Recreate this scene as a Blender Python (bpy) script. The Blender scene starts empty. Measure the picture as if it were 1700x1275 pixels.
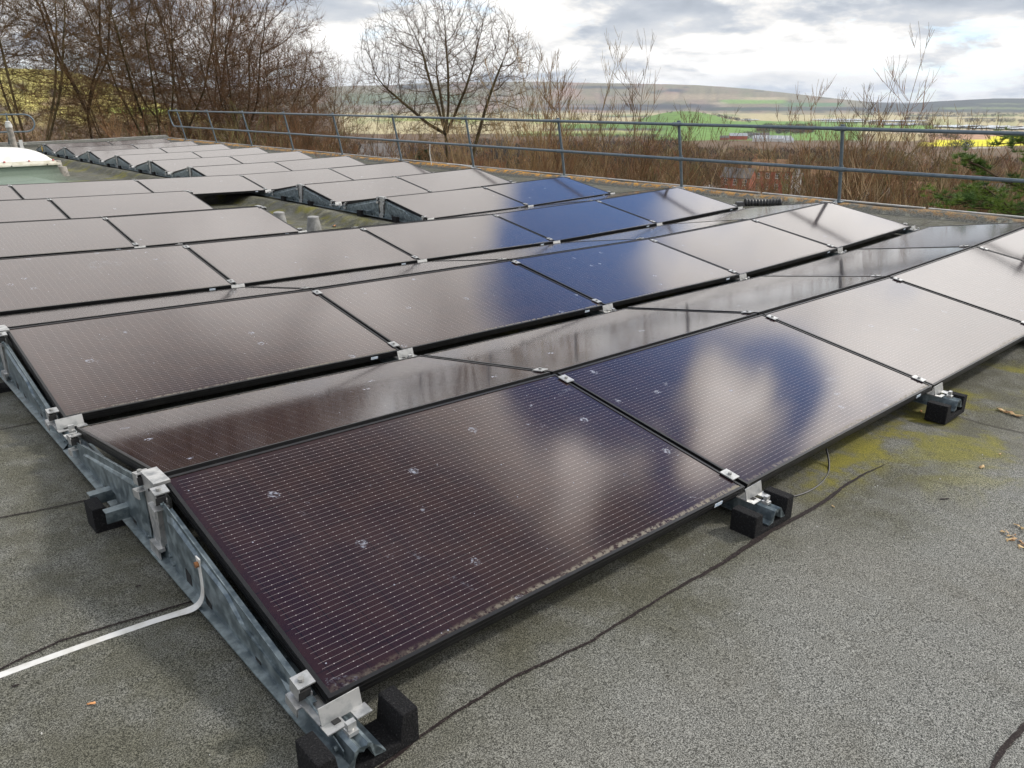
import bpy, math, random
import numpy as np
from mathutils import Matrix, Vector, kdtree
R_ = math.radians
sc = bpy.context.scene
COL = sc.collection
random.seed(7)
RNG = np.random.default_rng(7)

# ------------------------------------------------------------------ camera
CAM = np.array([-.6367, -1.3493, 1.3948]); YAW, PITCH, FPX = .7355, .3501, 1292.9
cd = bpy.data.cameras.new('camera'); cam = bpy.data.objects.new('camera', cd); COL.objects.link(cam)
cd.sensor_width = 36.0; cd.lens = FPX / 1700 * 36.0; cd.clip_start = .05; cd.clip_end = 60000
fw = Vector((math.sin(YAW) * math.cos(PITCH), math.cos(YAW) * math.cos(PITCH), -math.sin(PITCH)))
rt = Vector((math.cos(YAW), -math.sin(YAW), 0)); up = rt.cross(fw)
cam.matrix_world = Matrix(((rt.x, up.x, -fw.x, CAM[0]), (rt.y, up.y, -fw.y, CAM[1]), (rt.z, up.z, -fw.z, CAM[2]), (0, 0, 0, 1)))
sc.camera = cam
vs = sc.view_settings; vs.view_transform = 'Standard'; vs.look = 'None'; vs.exposure = 0.14; vs.gamma = 1.0

# ------------------------------------------------------------------ sky and sun
SUN_AZ, SUN_EL = R_(112), R_(38)
def dirv(az, el): return (math.sin(R_(az)) * math.cos(R_(el)), math.cos(R_(az)) * math.cos(R_(el)), math.sin(R_(el)))
w = bpy.data.worlds.new('World'); sc.world = w; w.use_nodes = True
nt = w.node_tree; nt.nodes.clear()
def N(t, typ, **k):
    n = t.nodes.new(typ)
    for a, b in k.items():
        if a == 'op': n.operation = b
        elif a.startswith('i_'): n.inputs[int(a[2:])].default_value = b
        else: setattr(n, a, b)
    return n
def L(t, a, b): t.links.new(a, b)
def M(t, op, a, b=None, c=None, clamp=False):
    n = t.nodes.new('ShaderNodeMath'); n.operation = op; n.use_clamp = clamp
    for i, v in enumerate((a, b, c)):
        if v is None: continue
        if isinstance(v, (int, float)): n.inputs[i].default_value = v
        else: t.links.new(v, n.inputs[i])
    return n.outputs[0]
def SS(t, v, lo, hi, a=0., b=1.):
    n = t.nodes.new('ShaderNodeMapRange'); n.interpolation_type = 'SMOOTHSTEP'
    t.links.new(v, n.inputs[0])
    for i, x in enumerate((lo, hi, a, b)): n.inputs[i + 1].default_value = x
    return n.outputs[0]
def NOI(t, vec, scale, detail=3, rough=.5, dist=0., out=0):
    n = t.nodes.new('ShaderNodeTexNoise'); n.inputs['Scale'].default_value = scale
    n.inputs['Detail'].default_value = detail; n.inputs['Roughness'].default_value = rough; n.inputs['Distortion'].default_value = dist
    if vec is not None: t.links.new(vec, n.inputs['Vector'])
    return n.outputs[out]
def MIX(t, f, a, b, blend='MIX'):
    n = t.nodes.new('ShaderNodeMix'); n.data_type = 'RGBA'; n.blend_type = blend
    for s, v in ((0, f), (6, a), (7, b)):
        if isinstance(v, (int, float)): n.inputs[s].default_value = v
        elif isinstance(v, tuple): n.inputs[s].default_value = (*v, 1) if len(v) == 3 else v
        else: t.links.new(v, n.inputs[s])
    return n.outputs[2]
sky = N(nt, 'ShaderNodeTexSky'); sky.sky_type = 'NISHITA'; sky.sun_disc = False
sky.sun_elevation = SUN_EL; sky.sun_rotation = SUN_AZ; sky.air_density = 1.0; sky.dust_density = .25; sky.altitude = 60
tc = N(nt, 'ShaderNodeTexCoord'); D = tc.outputs['Generated']
sp = N(nt, 'ShaderNodeSeparateXYZ'); L(nt, D, sp.inputs[0])
zc = M(nt, 'MAXIMUM', sp.outputs[2], 0.0)
def plane(dz, o_):
    q = N(nt, 'ShaderNodeCombineXYZ'); de = M(nt, 'ADD', M(nt, 'ADD', zc, dz), .24)
    L(nt, M(nt, 'DIVIDE', sp.outputs[0], de), q.inputs[0]); L(nt, M(nt, 'DIVIDE', sp.outputs[1], de), q.inputs[1]); q.inputs[2].default_value = o_; return q.outputs[0]
P2 = plane(0., 3.7); P2b = plane(.014, 3.7)
n1 = NOI(nt, P2, 1.35, 9, .54, .15); n1b = NOI(nt, P2b, 1.35, 6, .5, .15)
n2 = NOI(nt, P2, 3.8, 7, .6, .2)
n3 = NOI(nt, P2, .55, 4, .5)
# warp of direction for the breaks in the cloud
wn = N(nt, 'ShaderNodeTexNoise'); wn.inputs['Scale'].default_value = 4.5; wn.inputs['Detail'].default_value = 4; L(nt, D, wn.inputs['Vector'])
wv = N(nt, 'ShaderNodeVectorMath', operation='SUBTRACT'); L(nt, wn.outputs['Color'], wv.inputs[0]); wv.inputs[1].default_value = (.5, .5, .5)
ws = N(nt, 'ShaderNodeVectorMath', operation='SCALE'); L(nt, wv.outputs[0], ws.inputs[0]); ws.inputs['Scale'].default_value = .09
wa = N(nt, 'ShaderNodeVectorMath', operation='ADD'); L(nt, D, wa.inputs[0]); L(nt, ws.outputs[0], wa.inputs[1])
wnn = N(nt, 'ShaderNodeVectorMath', operation='NORMALIZE'); L(nt, wa.outputs[0], wnn.inputs[0])
wn2 = N(nt, 'ShaderNodeTexNoise'); wn2.inputs['Scale'].default_value = 11; wn2.inputs['Detail'].default_value = 5; L(nt, D, wn2.inputs['Vector'])
wv2 = N(nt, 'ShaderNodeVectorMath', operation='SUBTRACT'); L(nt, wn2.outputs['Color'], wv2.inputs[0]); wv2.inputs[1].default_value = (.5, .5, .5)
ws2 = N(nt, 'ShaderNodeVectorMath', operation='SCALE'); L(nt, wv2.outputs[0], ws2.inputs[0]); ws2.inputs['Scale'].default_value = .13
wa2 = N(nt, 'ShaderNodeVectorMath', operation='ADD'); L(nt, D, wa2.inputs[0]); L(nt, ws2.outputs[0], wa2.inputs[1])
wn3 = N(nt, 'ShaderNodeVectorMath', operation='NORMALIZE'); L(nt, wa2.outputs[0], wn3.inputs[0]); DW = wn3.outputs[0]
def patch(az, el, r, amp, soft=.45, src=None):
    d = N(nt, 'ShaderNodeVectorMath', operation='DOT_PRODUCT'); L(nt, src if src is not None else wnn.outputs[0], d.inputs[0]); d.inputs[1].default_value = dirv(az, el)
    return SS(nt, d.outputs['Value'], math.cos(R_(r * (1 + soft))), math.cos(R_(r * (1 - soft))), 0, amp)
def total(items, op='ADD'):
    o = items[0]
    for i in items[1:]: o = M(nt, op, o, i)
    return o
BLUE = [(61, 29.5, 5.0, 1), (67, 29.5, 5.5, 1), (57, 30, 4.6, 1), (52, 25.5, 5.5, 1), (50, 20, 4.2, 1), (71, 33, 3.8, 1), (65, 31.5, 3.6, .9), (70, 26, 3, .9), (44, 58, 12, .7), (30, 50, 6, .35), (20, 46, 5, .6), (54, 18.5, 3, .8), (300, 45, 25, .9), (200, 60, 18, .9), (120, 60, 12, .7)]
blue = M(nt, 'MINIMUM', total([patch(*b) for b in BLUE]), 1.0)
BRIGHT = [(60.5, 38.6, 1.9, .9), (60, 36.2, 1.9, 1.2), (59, 33.8, 1.6, .8), (56, 38.5, 4.5, .2), (66.3, 26.6, 1.5, .8), (67.6, 28.3, 1.7, 1.2), (69.4, 30.2, 1.4, .9), (77, 25, 4.5, .7), (76, 18, 7, .8), (63, 19, 5, .5), (90, 36, 14, .8), (38, 30.5, 3, .6), (27, 29, 3, .4), (58, 15, 5, .3)]
bright = total([patch(a, e, r, m, .7, DW if r < 4 else None) for a, e, r, m in BRIGHT])
DARK = [(34, 50, 12.5, .8), (24, 42, 8, .3), (52, 46, 5, .3), (64, 40, 5, .4), (70, 42, 6, .3), (47, 44, 7, .35), (10, 60, 12, .4), (66, 36.5, 2.6, .5)]
dark = total([patch(a, e, r, m, .7) for a, e, r, m in DARK])
hor = SS(nt, sp.outputs[2], .08, .42)                        # higher cloud is lit from beyond
base = M(nt, 'ADD', .90, M(nt, 'MULTIPLY', hor, .62))
shade = M(nt, 'ADD', SS(nt, M(nt, 'ADD', M(nt, 'MULTIPLY', n1, .65), M(nt, 'MULTIPLY', n2, .35)), .41, .53, -.22, .16), M(nt, 'MULTIPLY', M(nt, 'SUBTRACT', n1, n1b), 1.5))
lum = M(nt, 'ADD', base, shade)
lum = M(nt, 'ADD', lum, bright)
lum = M(nt, 'MULTIPLY', lum, M(nt, 'SUBTRACT', 1.0, M(nt, 'MINIMUM', dark, .8)))
lum = M(nt, 'MULTIPLY', lum, 10.0)
ccol = MIX(nt, SS(nt, lum, 5, 9.5), (.80, .88, 1.0), (1.0, .98, .95))
cl = N(nt, 'ShaderNodeVectorMath', operation='SCALE'); L(nt, ccol, cl.inputs[0]); L(nt, lum, cl.inputs['Scale'])
gap = M(nt, 'MULTIPLY', SS(nt, M(nt, 'ADD', M(nt, 'MULTIPLY', n3, .5), M(nt, 'MULTIPLY', n2, .5)), .52, .60), .4)
bl2 = M(nt, 'MINIMUM', total([patch(60.3, 37.4, 3.4, 1., .8, DW), patch(66.3, 26.6, 1.7, .9, .9, DW), patch(67.7, 28.3, 2.2, 1., .9, DW), patch(69.6, 30.3, 1.8, .8, .9, DW)]), 1.0)
mask = M(nt, 'MULTIPLY', M(nt, 'MAXIMUM', gap, blue, clamp=True), M(nt, 'SUBTRACT', 1.0, bl2))
sks = N(nt, 'ShaderNodeVectorMath', operation='SCALE'); L(nt, sky.outputs[0], sks.inputs[0]); L(nt, SS(nt, sp.outputs[2], .40, .56, 1., .6), sks.inputs['Scale'])
skyc = MIX(nt, 1.0, sks.outputs[0], (1.15, 1.55, 2.1), 'MULTIPLY')
fin = MIX(nt, mask, cl.outputs[0], skyc)
bg = N(nt, 'ShaderNodeBackground'); bg.inputs[1].default_value = .1; L(nt, fin, bg.inputs[0])
wo = N(nt, 'ShaderNodeOutputWorld'); L(nt, bg.outputs[0], wo.inputs[0])
sd = bpy.data.lights.new('sun', 'SUN'); sd.energy = 2.5; sd.angle = R_(7); sd.color = (1, .94, .86)
sun = bpy.data.objects.new('sun', sd); COL.objects.link(sun)
sv = Vector((math.sin(SUN_AZ) * math.cos(SUN_EL), math.cos(SUN_AZ) * math.cos(SUN_EL), math.sin(SUN_EL)))
sun.rotation_euler = sv.to_track_quat('Z', 'Y').to_euler(); sun.location = (30, 0, 40)

# ------------------------------------------------------------------ helpers
def px_dir(x, y):
    F = np.array(fw); R = np.array(rt); U = np.array(up)
    d = F + R * (x - 850) / FPX - U * (y - 637.5) / FPX
    return d / np.linalg.norm(d)
def px_az(x, y=170):
    d = px_dir(x, y); return math.degrees(math.atan2(d[0], d[1]))
def polar(az, d, z=0.): return (CAM[0] + d * math.sin(R_(az)), CAM[1] + d * math.cos(R_(az)), z)
def tag(o, label=None, cat=None, group=None, kind=None):
    if label: o['label'] = label
    if cat: o['category'] = cat
    if group: o['group'] = group
    if kind: o['kind'] = kind
    return o
class MB:
    def __init__(s): s.v = []; s.f = []; s.m = []; s.smooth = False
    def add(s, vs_, fs, mi=0):
        b = len(s.v); s.v += [tuple(map(float, v)) for v in vs_]
        for f in fs: s.f.append(tuple(b + i for i in f)); s.m.append(mi)
        return s
    def box(s, c, d, rz=0., mi=0, rx=0., taper=1.):
        x, y, z = (k / 2 for k in d); P = []
        M_ = Matrix.Rotation(rz, 3, 'Z') @ Matrix.Rotation(rx, 3, 'X')
        for k in (-1, 1):
            t = taper if k > 0 else 1
            for a, b in ((-1, -1), (1, -1), (1, 1), (-1, 1)):
                q = M_ @ Vector((a * x * t, b * y * t, k * z)); P.append((c[0] + q.x, c[1] + q.y, c[2] + q.z))
        return s.add(P, [(3, 2, 1, 0), (4, 5, 6, 7), (0, 1, 5, 4), (1, 2, 6, 5), (2, 3, 7, 6), (3, 0, 4, 7)], mi)
    def prism(s, poly, axis, a, b, mi=0):
        # poly of 2-D points extruded along axis 'x' (poly=(y,z)) or 'y' (poly=(x,z)) or 'z'
        n = len(poly)
        def mk(p, t): return {'x': (t, p[0], p[1]), 'y': (p[0], t, p[1]), 'z': (p[0], p[1], t)}[axis]
        P = [mk(p, a) for p in poly] + [mk(p, b) for p in poly]
        return s.add(P, [tuple(range(n))[::-1], tuple(range(n, 2 * n))] + [(i, (i + 1) % n, n + (i + 1) % n, n + i) for i in range(n)], mi)
    def tube(s, pts, r, n=10, mi=0, cap=True):
        pts = [Vector(p) for p in pts]; rs = r if isinstance(r, (list, tuple)) else [r] * len(pts)
        ref = None; rings = []; b = len(s.v)
        for i, p in enumerate(pts):
            t = ((pts[min(i + 1, len(pts) - 1)] - p).normalized() + (p - pts[max(i - 1, 0)]).normalized())
            t = t.normalized() if t.length > 1e-6 else Vector((0, 0, 1))
            if ref is None: ref = t.orthogonal().normalized()
            ref = (ref - t * ref.dot(t)).normalized(); bi = t.cross(ref)
            for k in range(n):
                a = 2 * math.pi * k / n; q = p + (ref * math.cos(a) + bi * math.sin(a)) * rs[i]; s.v.append(tuple(q))
        for i in range(len(pts) - 1):
            for k in range(n):
                s.f.append((b + i * n + k, b + i * n + (k + 1) % n, b + (i + 1) * n + (k + 1) % n, b + (i + 1) * n + k)); s.m.append(mi)
        if cap:
            s.f.append(tuple(b + k for k in range(n))[::-1]); s.m.append(mi)
            e = b + (len(pts) - 1) * n; s.f.append(tuple(e + k for k in range(n))); s.m.append(mi)
        return s
    def build(s, name, mats, parent=None, smooth=False, bevel=0., seg=2):
        me = bpy.data.meshes.new(name); me.from_pydata(s.v, [], s.f)
        if not isinstance(mats, (list, tuple)): mats = [mats]
        for m in mats: me.materials.append(m)
        me.polygons.foreach_set('material_index', s.m)
        if smooth: me.polygons.foreach_set('use_smooth', [True] * len(s.f))
        me.update()
        o = bpy.data.objects.new(name, me); COL.objects.link(o)
        if parent is not None: o.parent = parent
        if bevel:
            b = o.modifiers.new('b', 'BEVEL'); b.width = bevel; b.segments = seg; b.limit_method = 'ANGLE'; b.angle_limit = R_(40)
        if smooth:
            try: me.set_sharp_from_angle(angle=R_(40))
            except Exception: pass
        return o
def empty(name, loc=(0, 0, 0), rz=0.):
    o = bpy.data.objects.new(name, None); COL.objects.link(o); o.location = loc; o.rotation_euler = (0, 0, rz); o.empty_display_size = .1; return o
def copy_tree(o, parent=None):
    c = o.copy(); COL.objects.link(c); c.parent = parent
    for ch in KIDS.get(o.name, []): copy_tree(ch, c)
    return c
KIDS = {}
def index_kids():
    KIDS.clear()
    for o in sc.objects:
        if o.parent: KIDS.setdefault(o.parent.name, []).append(o)
def arr_mesh(name, V, F, mat, col=None, smooth=False):
    me = bpy.data.meshes.new(name); V = np.asarray(V, np.float32); F = np.asarray(F, np.int32); k = F.shape[1]
    me.vertices.add(len(V)); me.vertices.foreach_set('co', V.ravel())
    me.loops.add(F.size); me.loops.foreach_set('vertex_index', F.ravel())
    me.polygons.add(len(F)); me.polygons.foreach_set('loop_start', np.arange(0, F.size, k, dtype=np.int32))
    try: me.polygons.foreach_set('loop_total', np.full(len(F), k, np.int32))
    except Exception: pass
    if smooth: me.polygons.foreach_set('use_smooth', np.ones(len(F), bool))
    if col is not None:
        a = me.color_attributes.new('tint', 'FLOAT_COLOR', 'POINT')
        c4 = np.ones((len(V), 4), np.float32); c4[:, :3] = col; a.data.foreach_set('color', c4.ravel())
    me.materials.append(mat); me.update(calc_edges=True); me.validate()
    return me

# ------------------------------------------------------------------ materials
def mat(name, base, rough=.6, metal=0., spec=.5):
    m = bpy.data.materials.new(name); m.use_nodes = True; t = m.node_tree; b = t.nodes['Principled BSDF']
    b.inputs['Base Color'].default_value = (*base, 1); b.inputs['Roughness'].default_value = rough; b.inputs['Metallic'].default_value = metal
    b.inputs['Specular IOR Level'].default_value = spec
    return m, t, b
def OBJ(t): return t.nodes.new('ShaderNodeTexCoord').outputs['Object']
def GEO(t): return t.nodes.new('ShaderNodeNewGeometry').outputs['Position']
def bump(t, b, h, strength, dist=.01):
    n = t.nodes.new('ShaderNodeBump'); n.inputs['Strength'].default_value = strength; n.inputs['Distance'].default_value = dist
    L(t, h, n.inputs['Height']); L(t, n.outputs[0], b.inputs['Normal'])
def varied(name, base, alt, scale, rough=.6, metal=0., lo=.4, hi=.62, bs=0., spec=.5, detail=4, r2=None):
    m, t, b = mat(name, base, rough, metal, spec)
    n = NOI(t, OBJ(t), scale, detail, .6)
    f = SS(t, n, lo, hi); L(t, MIX(t, f, base, alt), b.inputs['Base Color'])
    if r2 is not None: L(t, SS(t, n, lo, hi, rough, r2), b.inputs['Roughness'])
    if bs: bump(t, b, n, bs)
    return m
MAT = {}
MAT['frame'] = varied('black_anodised', (.006, .006, .007), (.014, .014, .014), 14, .45, .3, .5, .75)
MAT['steel'] = varied('galvanised_steel', (.10, .13, .145), (.23, .275, .29), 26, .40, .55, .38, .66, r2=.58, bs=.08)
MAT['alu'] = varied('mill_aluminium', (.52, .52, .51), (.30, .31, .31), 24, .42, .7, .42, .68, r2=.6)
MAT['dark'] = varied('slot_shadow', (.01, .01, .011), (.018, .018, .018), 20, .8)
MAT['rubber'] = varied('crumb_rubber', (.007, .007, .008), (.045, .045, .046), 190, .9, 0, .52, .75, .9, .25)
MAT['paint'] = varied('grey_blue_paint', (.11, .145, .17), (.15, .185, .205), 16, .35, .35, .35, .65, r2=.5)
MAT['strap'] = varied('pvc_strap', (.62, .62, .60), (.50, .49, .45), 18, .45, 0, .4, .7)
MAT['rust'] = varied('rusty_bolt', (.32, .14, .05), (.2, .1, .05), 60, .7, .3)
MAT['cable'] = varied('black_cable', (.014, .014, .015), (.03, .03, .03), 30, .45)
MAT['sticker'] = varied('sticker', (.35, .48, .62), (.7, .72, .75), 190, .5, 0, .45, .55)
MAT['trim'] = varied('edge_trim', (.42, .42, .40), (.26, .25, .22), 7, .5, .3, .4, .7)
MAT['dome'] = varied('skylight_dome', (.80, .80, .76), (.66, .66, .60), 4, .25, 0, .4, .7)
MAT['cream'] = varied('cream_plastic', (.66, .64, .55), (.5, .47, .36), 6, .4, 0, .4, .7)
MAT['pink'] = varied('fixing_cap', (.55, .12, .12), (.4, .1, .1), 20, .5)
MAT['vent'] = varied('grey_plastic', (.30, .30, .29), (.2, .2, .19), 12, .6)
MAT['pipe'] = varied('weathered_pipe', (.34, .31, .27), (.18, .17, .15), 9, .75)
MAT['leafd'] = varied('dry_leaf', (.50, .36, .17), (.30, .16, .07), 40, .7)
MAT['leaf2'] = varied('orange_leaf', (.62, .30, .12), (.5, .22, .08), 40, .7)
MAT['white'] = varied('white_render', (.62, .62, .60), (.5, .5, .48), .6, .8)
MAT['warn'] = varied('yellow_sticker', (.75, .45, .04), (.6, .35, .03), 30, .5)

# photovoltaic glass: object space, x along the long side, y up the slope
PL, PW = 1.722, 1.016
def glass_mat():
    m, t, b = mat('photovoltaic_glass', (.01, .01, .012), .12)
    o = OBJ(t); s = t.nodes.new('ShaderNodeSeparateXYZ'); L(t, o, s.inputs[0]); X, Y = s.outputs[0], s.outputs[1]
    inX = M(t, 'MULTIPLY', M(t, 'GREATER_THAN', X, .03), M(t, 'LESS_THAN', X, PL - .03))
    inY = M(t, 'MULTIPLY', M(t, 'GREATER_THAN', Y, .03), M(t, 'LESS_THAN', Y, PW - .03))
    ins = M(t, 'MULTIPLY', inX, inY)
    per = .01905
    ly = M(t, 'ABSOLUTE', M(t, 'SUBTRACT', M(t, 'FRACT', M(t, 'DIVIDE', Y, per)), .5))
    line = M(t, 'LESS_THAN', ly, .026)
    fx = M(t, 'ABSOLUTE', M(t, 'SUBTRACT', M(t, 'FRACT', M(t, 'DIVIDE', X, .0415)), .5))
    dash = M(t, 'LESS_THAN', fx, .035)
    dot = M(t, 'MULTIPLY', M(t, 'LESS_THAN', ly, .06), dash)
    # cell borders
    cxg = M(t, 'LESS_THAN', M(t, 'ABSOLUTE', M(t, 'SUBTRACT', M(t, 'FRACT', M(t, 'DIVIDE', X, .0831)), .5)), .012)
    cyg = M(t, 'LESS_THAN', M(t, 'ABSOLUTE', M(t, 'SUBTRACT', M(t, 'FRACT', M(t, 'DIVIDE', Y, .1595)), .5)), .008)
    cg = M(t, 'MAXIMUM', cxg, cyg)
    n_ = NOI(t, o, 9, 3); cell = MIX(t, SS(t, n_, .35, .65), (.016, .0065, .0085), (.023, .010, .010))
    c = MIX(t, M(t, 'MULTIPLY', cg, .8), cell, (.003, .003, .004))
    lv = M(t, 'MULTIPLY', ins, M(t, 'MAXIMUM', M(t, 'MULTIPLY', line, .34), M(t, 'MULTIPLY', dot, .7)))
    c = MIX(t, lv, c, (.50, .47, .46))
    # droppings, dried drops and the lichen line along the low edge (differs from panel to panel)
    oi = t.nodes.new('ShaderNodeObjectInfo'); va = t.nodes.new('ShaderNodeVectorMath'); va.operation = 'ADD'
    sc_ = t.nodes.new('ShaderNodeVectorMath'); sc_.operation = 'SCALE'; sc_.inputs[0].default_value = (1, 1, 1)
    L(t, M(t, 'MULTIPLY', oi.outputs['Random'], 60.), sc_.inputs['Scale']); L(t, o, va.inputs[0]); L(t, sc_.outputs[0], va.inputs[1]); q = va.outputs[0]
    vo = t.nodes.new('ShaderNodeTexVoronoi'); vo.inputs['Scale'].default_value = 8.5; vo.inputs['Randomness'].default_value = 1
    wob = t.nodes.new('ShaderNodeVectorMath'); wob.operation = 'ADD'; L(t, q, wob.inputs[0])
    wsc = t.nodes.new('ShaderNodeVectorMath'); wsc.operation = 'SCALE'; wsc.inputs['Scale'].default_value = .03; L(t, NOI(t, q, 40, 3, .6, out=1), wsc.inputs[0]); L(t, wsc.outputs[0], wob.inputs[1]); L(t, wob.outputs[0], vo.inputs['Vector'])
    sep = t.nodes.new('ShaderNodeSeparateColor'); L(t, vo.outputs['Color'], sep.inputs[0])
    ring = M(t, 'MULTIPLY', SS(t, vo.outputs['Distance'], .05, .10), SS(t, vo.outputs['Distance'], .19, .13))
    sm = M(t, 'MULTIPLY', ring, M(t, 'GREATER_THAN', sep.outputs[0], .86))
    strk = M(t, 'MULTIPLY', SS(t, NOI(t, q, 3.3, 5, .7, .8), .635, .67), SS(t, NOI(t, q, 38, 4, .75), .46, .6)); sm = M(t, 'MAXIMUM', sm, M(t, 'MULTIPLY', strk, .45))
    sm = M(t, 'MULTIPLY', sm, SS(t, NOI(t, q, 95, 4, .7), .42, .62))
    v2 = t.nodes.new('ShaderNodeTexVoronoi'); v2.inputs['Scale'].default_value = 28; L(t, q, v2.inputs['Vector'])
    s2 = t.nodes.new('ShaderNodeSeparateColor'); L(t, v2.outputs['Color'], s2.inputs[0])
    spk = M(t, 'MULTIPLY', M(t, 'LESS_THAN', v2.outputs['Distance'], .07), M(t, 'GREATER_THAN', s2.outputs[1], .90))
    edge = M(t, 'MULTIPLY', SS(t, M(t, 'ADD', Y, M(t, 'MULTIPLY', NOI(t, q, 3.0, 2), -.035)),   .016, .002), M(t, 'MULTIPLY', SS(t, NOI(t, q, 60, 4, .7), .38, .6), SS(t, M(t, 'ADD', X, NOI(t, q, 2, 2)), .4, 1.6, .25, 1.)))
    dirt = M(t, 'MULTIPLY', M(t, 'MAXIMUM', sm, spk), .5)
    c = MIX(t, dirt, c, (.45, .50, .60)); c = MIX(t, M(t, 'MULTIPLY', edge, .30), c, (.42, .40, .29))
    film = SS(t, NOI(t, q, 2.2, 4, .6), .35, .7, .002, .014)
    c = MIX(t, film, c, (.52, .42, .37))
    L(t, c, b.inputs['Base Color'])
    L(t, M(t, 'ADD', .085, M(t, 'MULTIPLY', M(t, 'MAXIMUM', dirt, edge), .5)), b.inputs['Roughness'])
    b.inputs['IOR'].default_value = 1.53; b.inputs['Specular Tint'].default_value = (1.0, .85, .79, 1)
    return m
MAT['glass'] = glass_mat()

def felt_mat():
    m, t, b = mat('mineral_felt', (.2, .2, .19), .92, 0, .25)
    p = GEO(t); s = t.nodes.new('ShaderNodeSeparateXYZ'); L(t, p, s.inputs[0]); X, Y = s.outputs[0], s.outputs[1]
    g1 = NOI(t, p, 260, 2, .7); g2 = NOI(t, p, 130, 3, .8); g3 = NOI(t, p, 520, 1, .5)
    gr = M(t, 'ADD', M(t, 'MULTIPLY', g1, .5), M(t, 'ADD', M(t, 'MULTIPLY', g2, .25), M(t, 'MULTIPLY', g3, .25)))
    f = SS(t, gr, .38, .67)
    c = MIX(t, f, (.018, .020, .018), (.36, .362, .335))
    big = NOI(t, p, .8, 5, .6, .4)
    c = MIX(t, SS(t, big, .38, .66, 0., .55), c, MIX(t, f, (.045, .042, .034), (.27, .262, .225)))
    c = MIX(t, SS(t, NOI(t, p, 2.7, 6, .7, .8), .52, .62, 0., .22), c, MIX(t, f, (.03, .028, .022), (.20, .19, .15)))
    c = MIX(t, SS(t, NOI(t, p, 23, 3, .6), .66, .74, 0., .35), c, (.04, .036, .03))
    fine = NOI(t, p, 6, 6, .65)
    # algae film plus soft shade put into the colour, along and under the array
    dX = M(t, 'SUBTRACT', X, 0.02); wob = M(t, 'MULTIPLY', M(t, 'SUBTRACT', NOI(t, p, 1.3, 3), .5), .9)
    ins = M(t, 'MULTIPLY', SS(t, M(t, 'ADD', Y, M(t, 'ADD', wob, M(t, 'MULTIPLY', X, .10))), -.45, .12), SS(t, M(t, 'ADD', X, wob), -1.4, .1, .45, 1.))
    alg_shade = M(t, 'MULTIPLY', ins, SS(t, fine, .30, .62, .35, 1.))
    c = MIX(t, M(t, 'MULTIPLY', alg_shade, .76), c, MIX(t, f, (.018, .018, .010), (.115, .11, .065)))
    # bright yellow-green moss: gutter around x 2.6-4.7 and patches at the front right
    gut = M(t, 'MULTIPLY', SS(t, M(t, 'ADD', X, wob), 2.15, 3.2), SS(t, X, 5.6, 4.9))
    mo = M(t, 'MULTIPLY', gut, SS(t, NOI(t, p, 2.1, 6, .62, .5), .50, .66))
    mo = M(t, 'MULTIPLY', mo, SS(t, gr, .30, .60, .35, 1.))
    c = MIX(t, M(t, 'MULTIPLY', mo, .85), c, MIX(t, f, (.09, .085, .008), (.27, .25, .03)))
    front = M(t, 'MULTIPLY', SS(t, M(t, 'ABSOLUTE', M(t, 'ADD', Y, M(t, 'ADD', .07, M(t, 'MULTIPLY', wob, .14)))), .17, .02), M(t, 'MULTIPLY', SS(t, X, 1.9, 2.35), SS(t, X, 4.2, 3.6)))
    c = MIX(t, M(t, 'MULTIPLY', M(t, 'MULTIPLY', front, SS(t, fine, .42, .60)), .85), c, MIX(t, f, (.09, .082, .01), (.27, .24, .03)))
    gy = M(t, 'MULTIPLY', SS(t, Y, 9, 14), SS(t, X, 4.3, 3.2)); c = MIX(t, M(t, 'MULTIPLY', gy, .85), c, MIX(t, f, (.14, .19, .15), (.27, .33, .27)))
    li = M(t, 'MULTIPLY', SS(t, NOI(t, p, 5.5, 4, .6), .55, .66), M(t, 'MULTIPLY', SS(t, X, 4.4, 4.7), SS(t, X, 5.4, 5.1)))
    c = MIX(t, M(t, 'MULTIPLY', li, .5), c, (.24, .23, .16))
    L(t, c, b.inputs['Base Color'])
    h = M(t, 'ADD', M(t, 'MULTIPLY', gr, .7), M(t, 'MULTIPLY', fine, .3))
    bump(t, b, h, .55, .006)
    return m
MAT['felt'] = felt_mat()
def coping_mat():
    m, t, b = mat('coping_felt', (.1, .1, .09), .9, 0, .25)
    p = GEO(t); s = t.nodes.new('ShaderNodeSeparateXYZ'); L(t, p, s.inputs[0])
    g = NOI(t, p, 60, 3, .7); c = MIX(t, SS(t, g, .35, .65), (.05, .052, .045), (.17, .17, .15))
    far = SS(t, s.outputs[1], 1, 9, .30, 1.)
    top = M(t, 'MULTIPLY', SS(t, s.outputs[2], -.01, .045), M(t, 'LESS_THAN', s.outputs[1], 29.5))
    li = M(t, 'MULTIPLY', M(t, 'MULTIPLY', SS(t, NOI(t, p, 9.0, 6, .78, .6), .46, .54), far), top)
    c = MIX(t, M(t, 'MULTIPLY', li, .9), c, MIX(t, SS(t, NOI(t, p, 40, 3), .4, .6), (.42, .17, .015), (.62, .33, .04)))
    gs = SS(t, NOI(t, p, 3.5, 4, .7), .58, .66); c = MIX(t, M(t, 'MULTIPLY', gs, .5), c, (.33, .33, .26))
    L(t, c, b.inputs['Base Color']); bump(t, b, g, .6, .01)
    return m
MAT['coping'] = coping_mat()
def seam_mat():
    m, t, b = mat('bitumen', (.02, .017, .016), .8, 0, .2)
    p = GEO(t); n = NOI(t, p, 160, 3, .7); L(t, MIX(t, SS(t, n, .5, .72), (.014, .009, .009), (.07, .058, .05)), b.inputs['Base Color']); bump(t, b, n, .5, .004); return m
MAT['seam'] = seam_mat()

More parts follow.
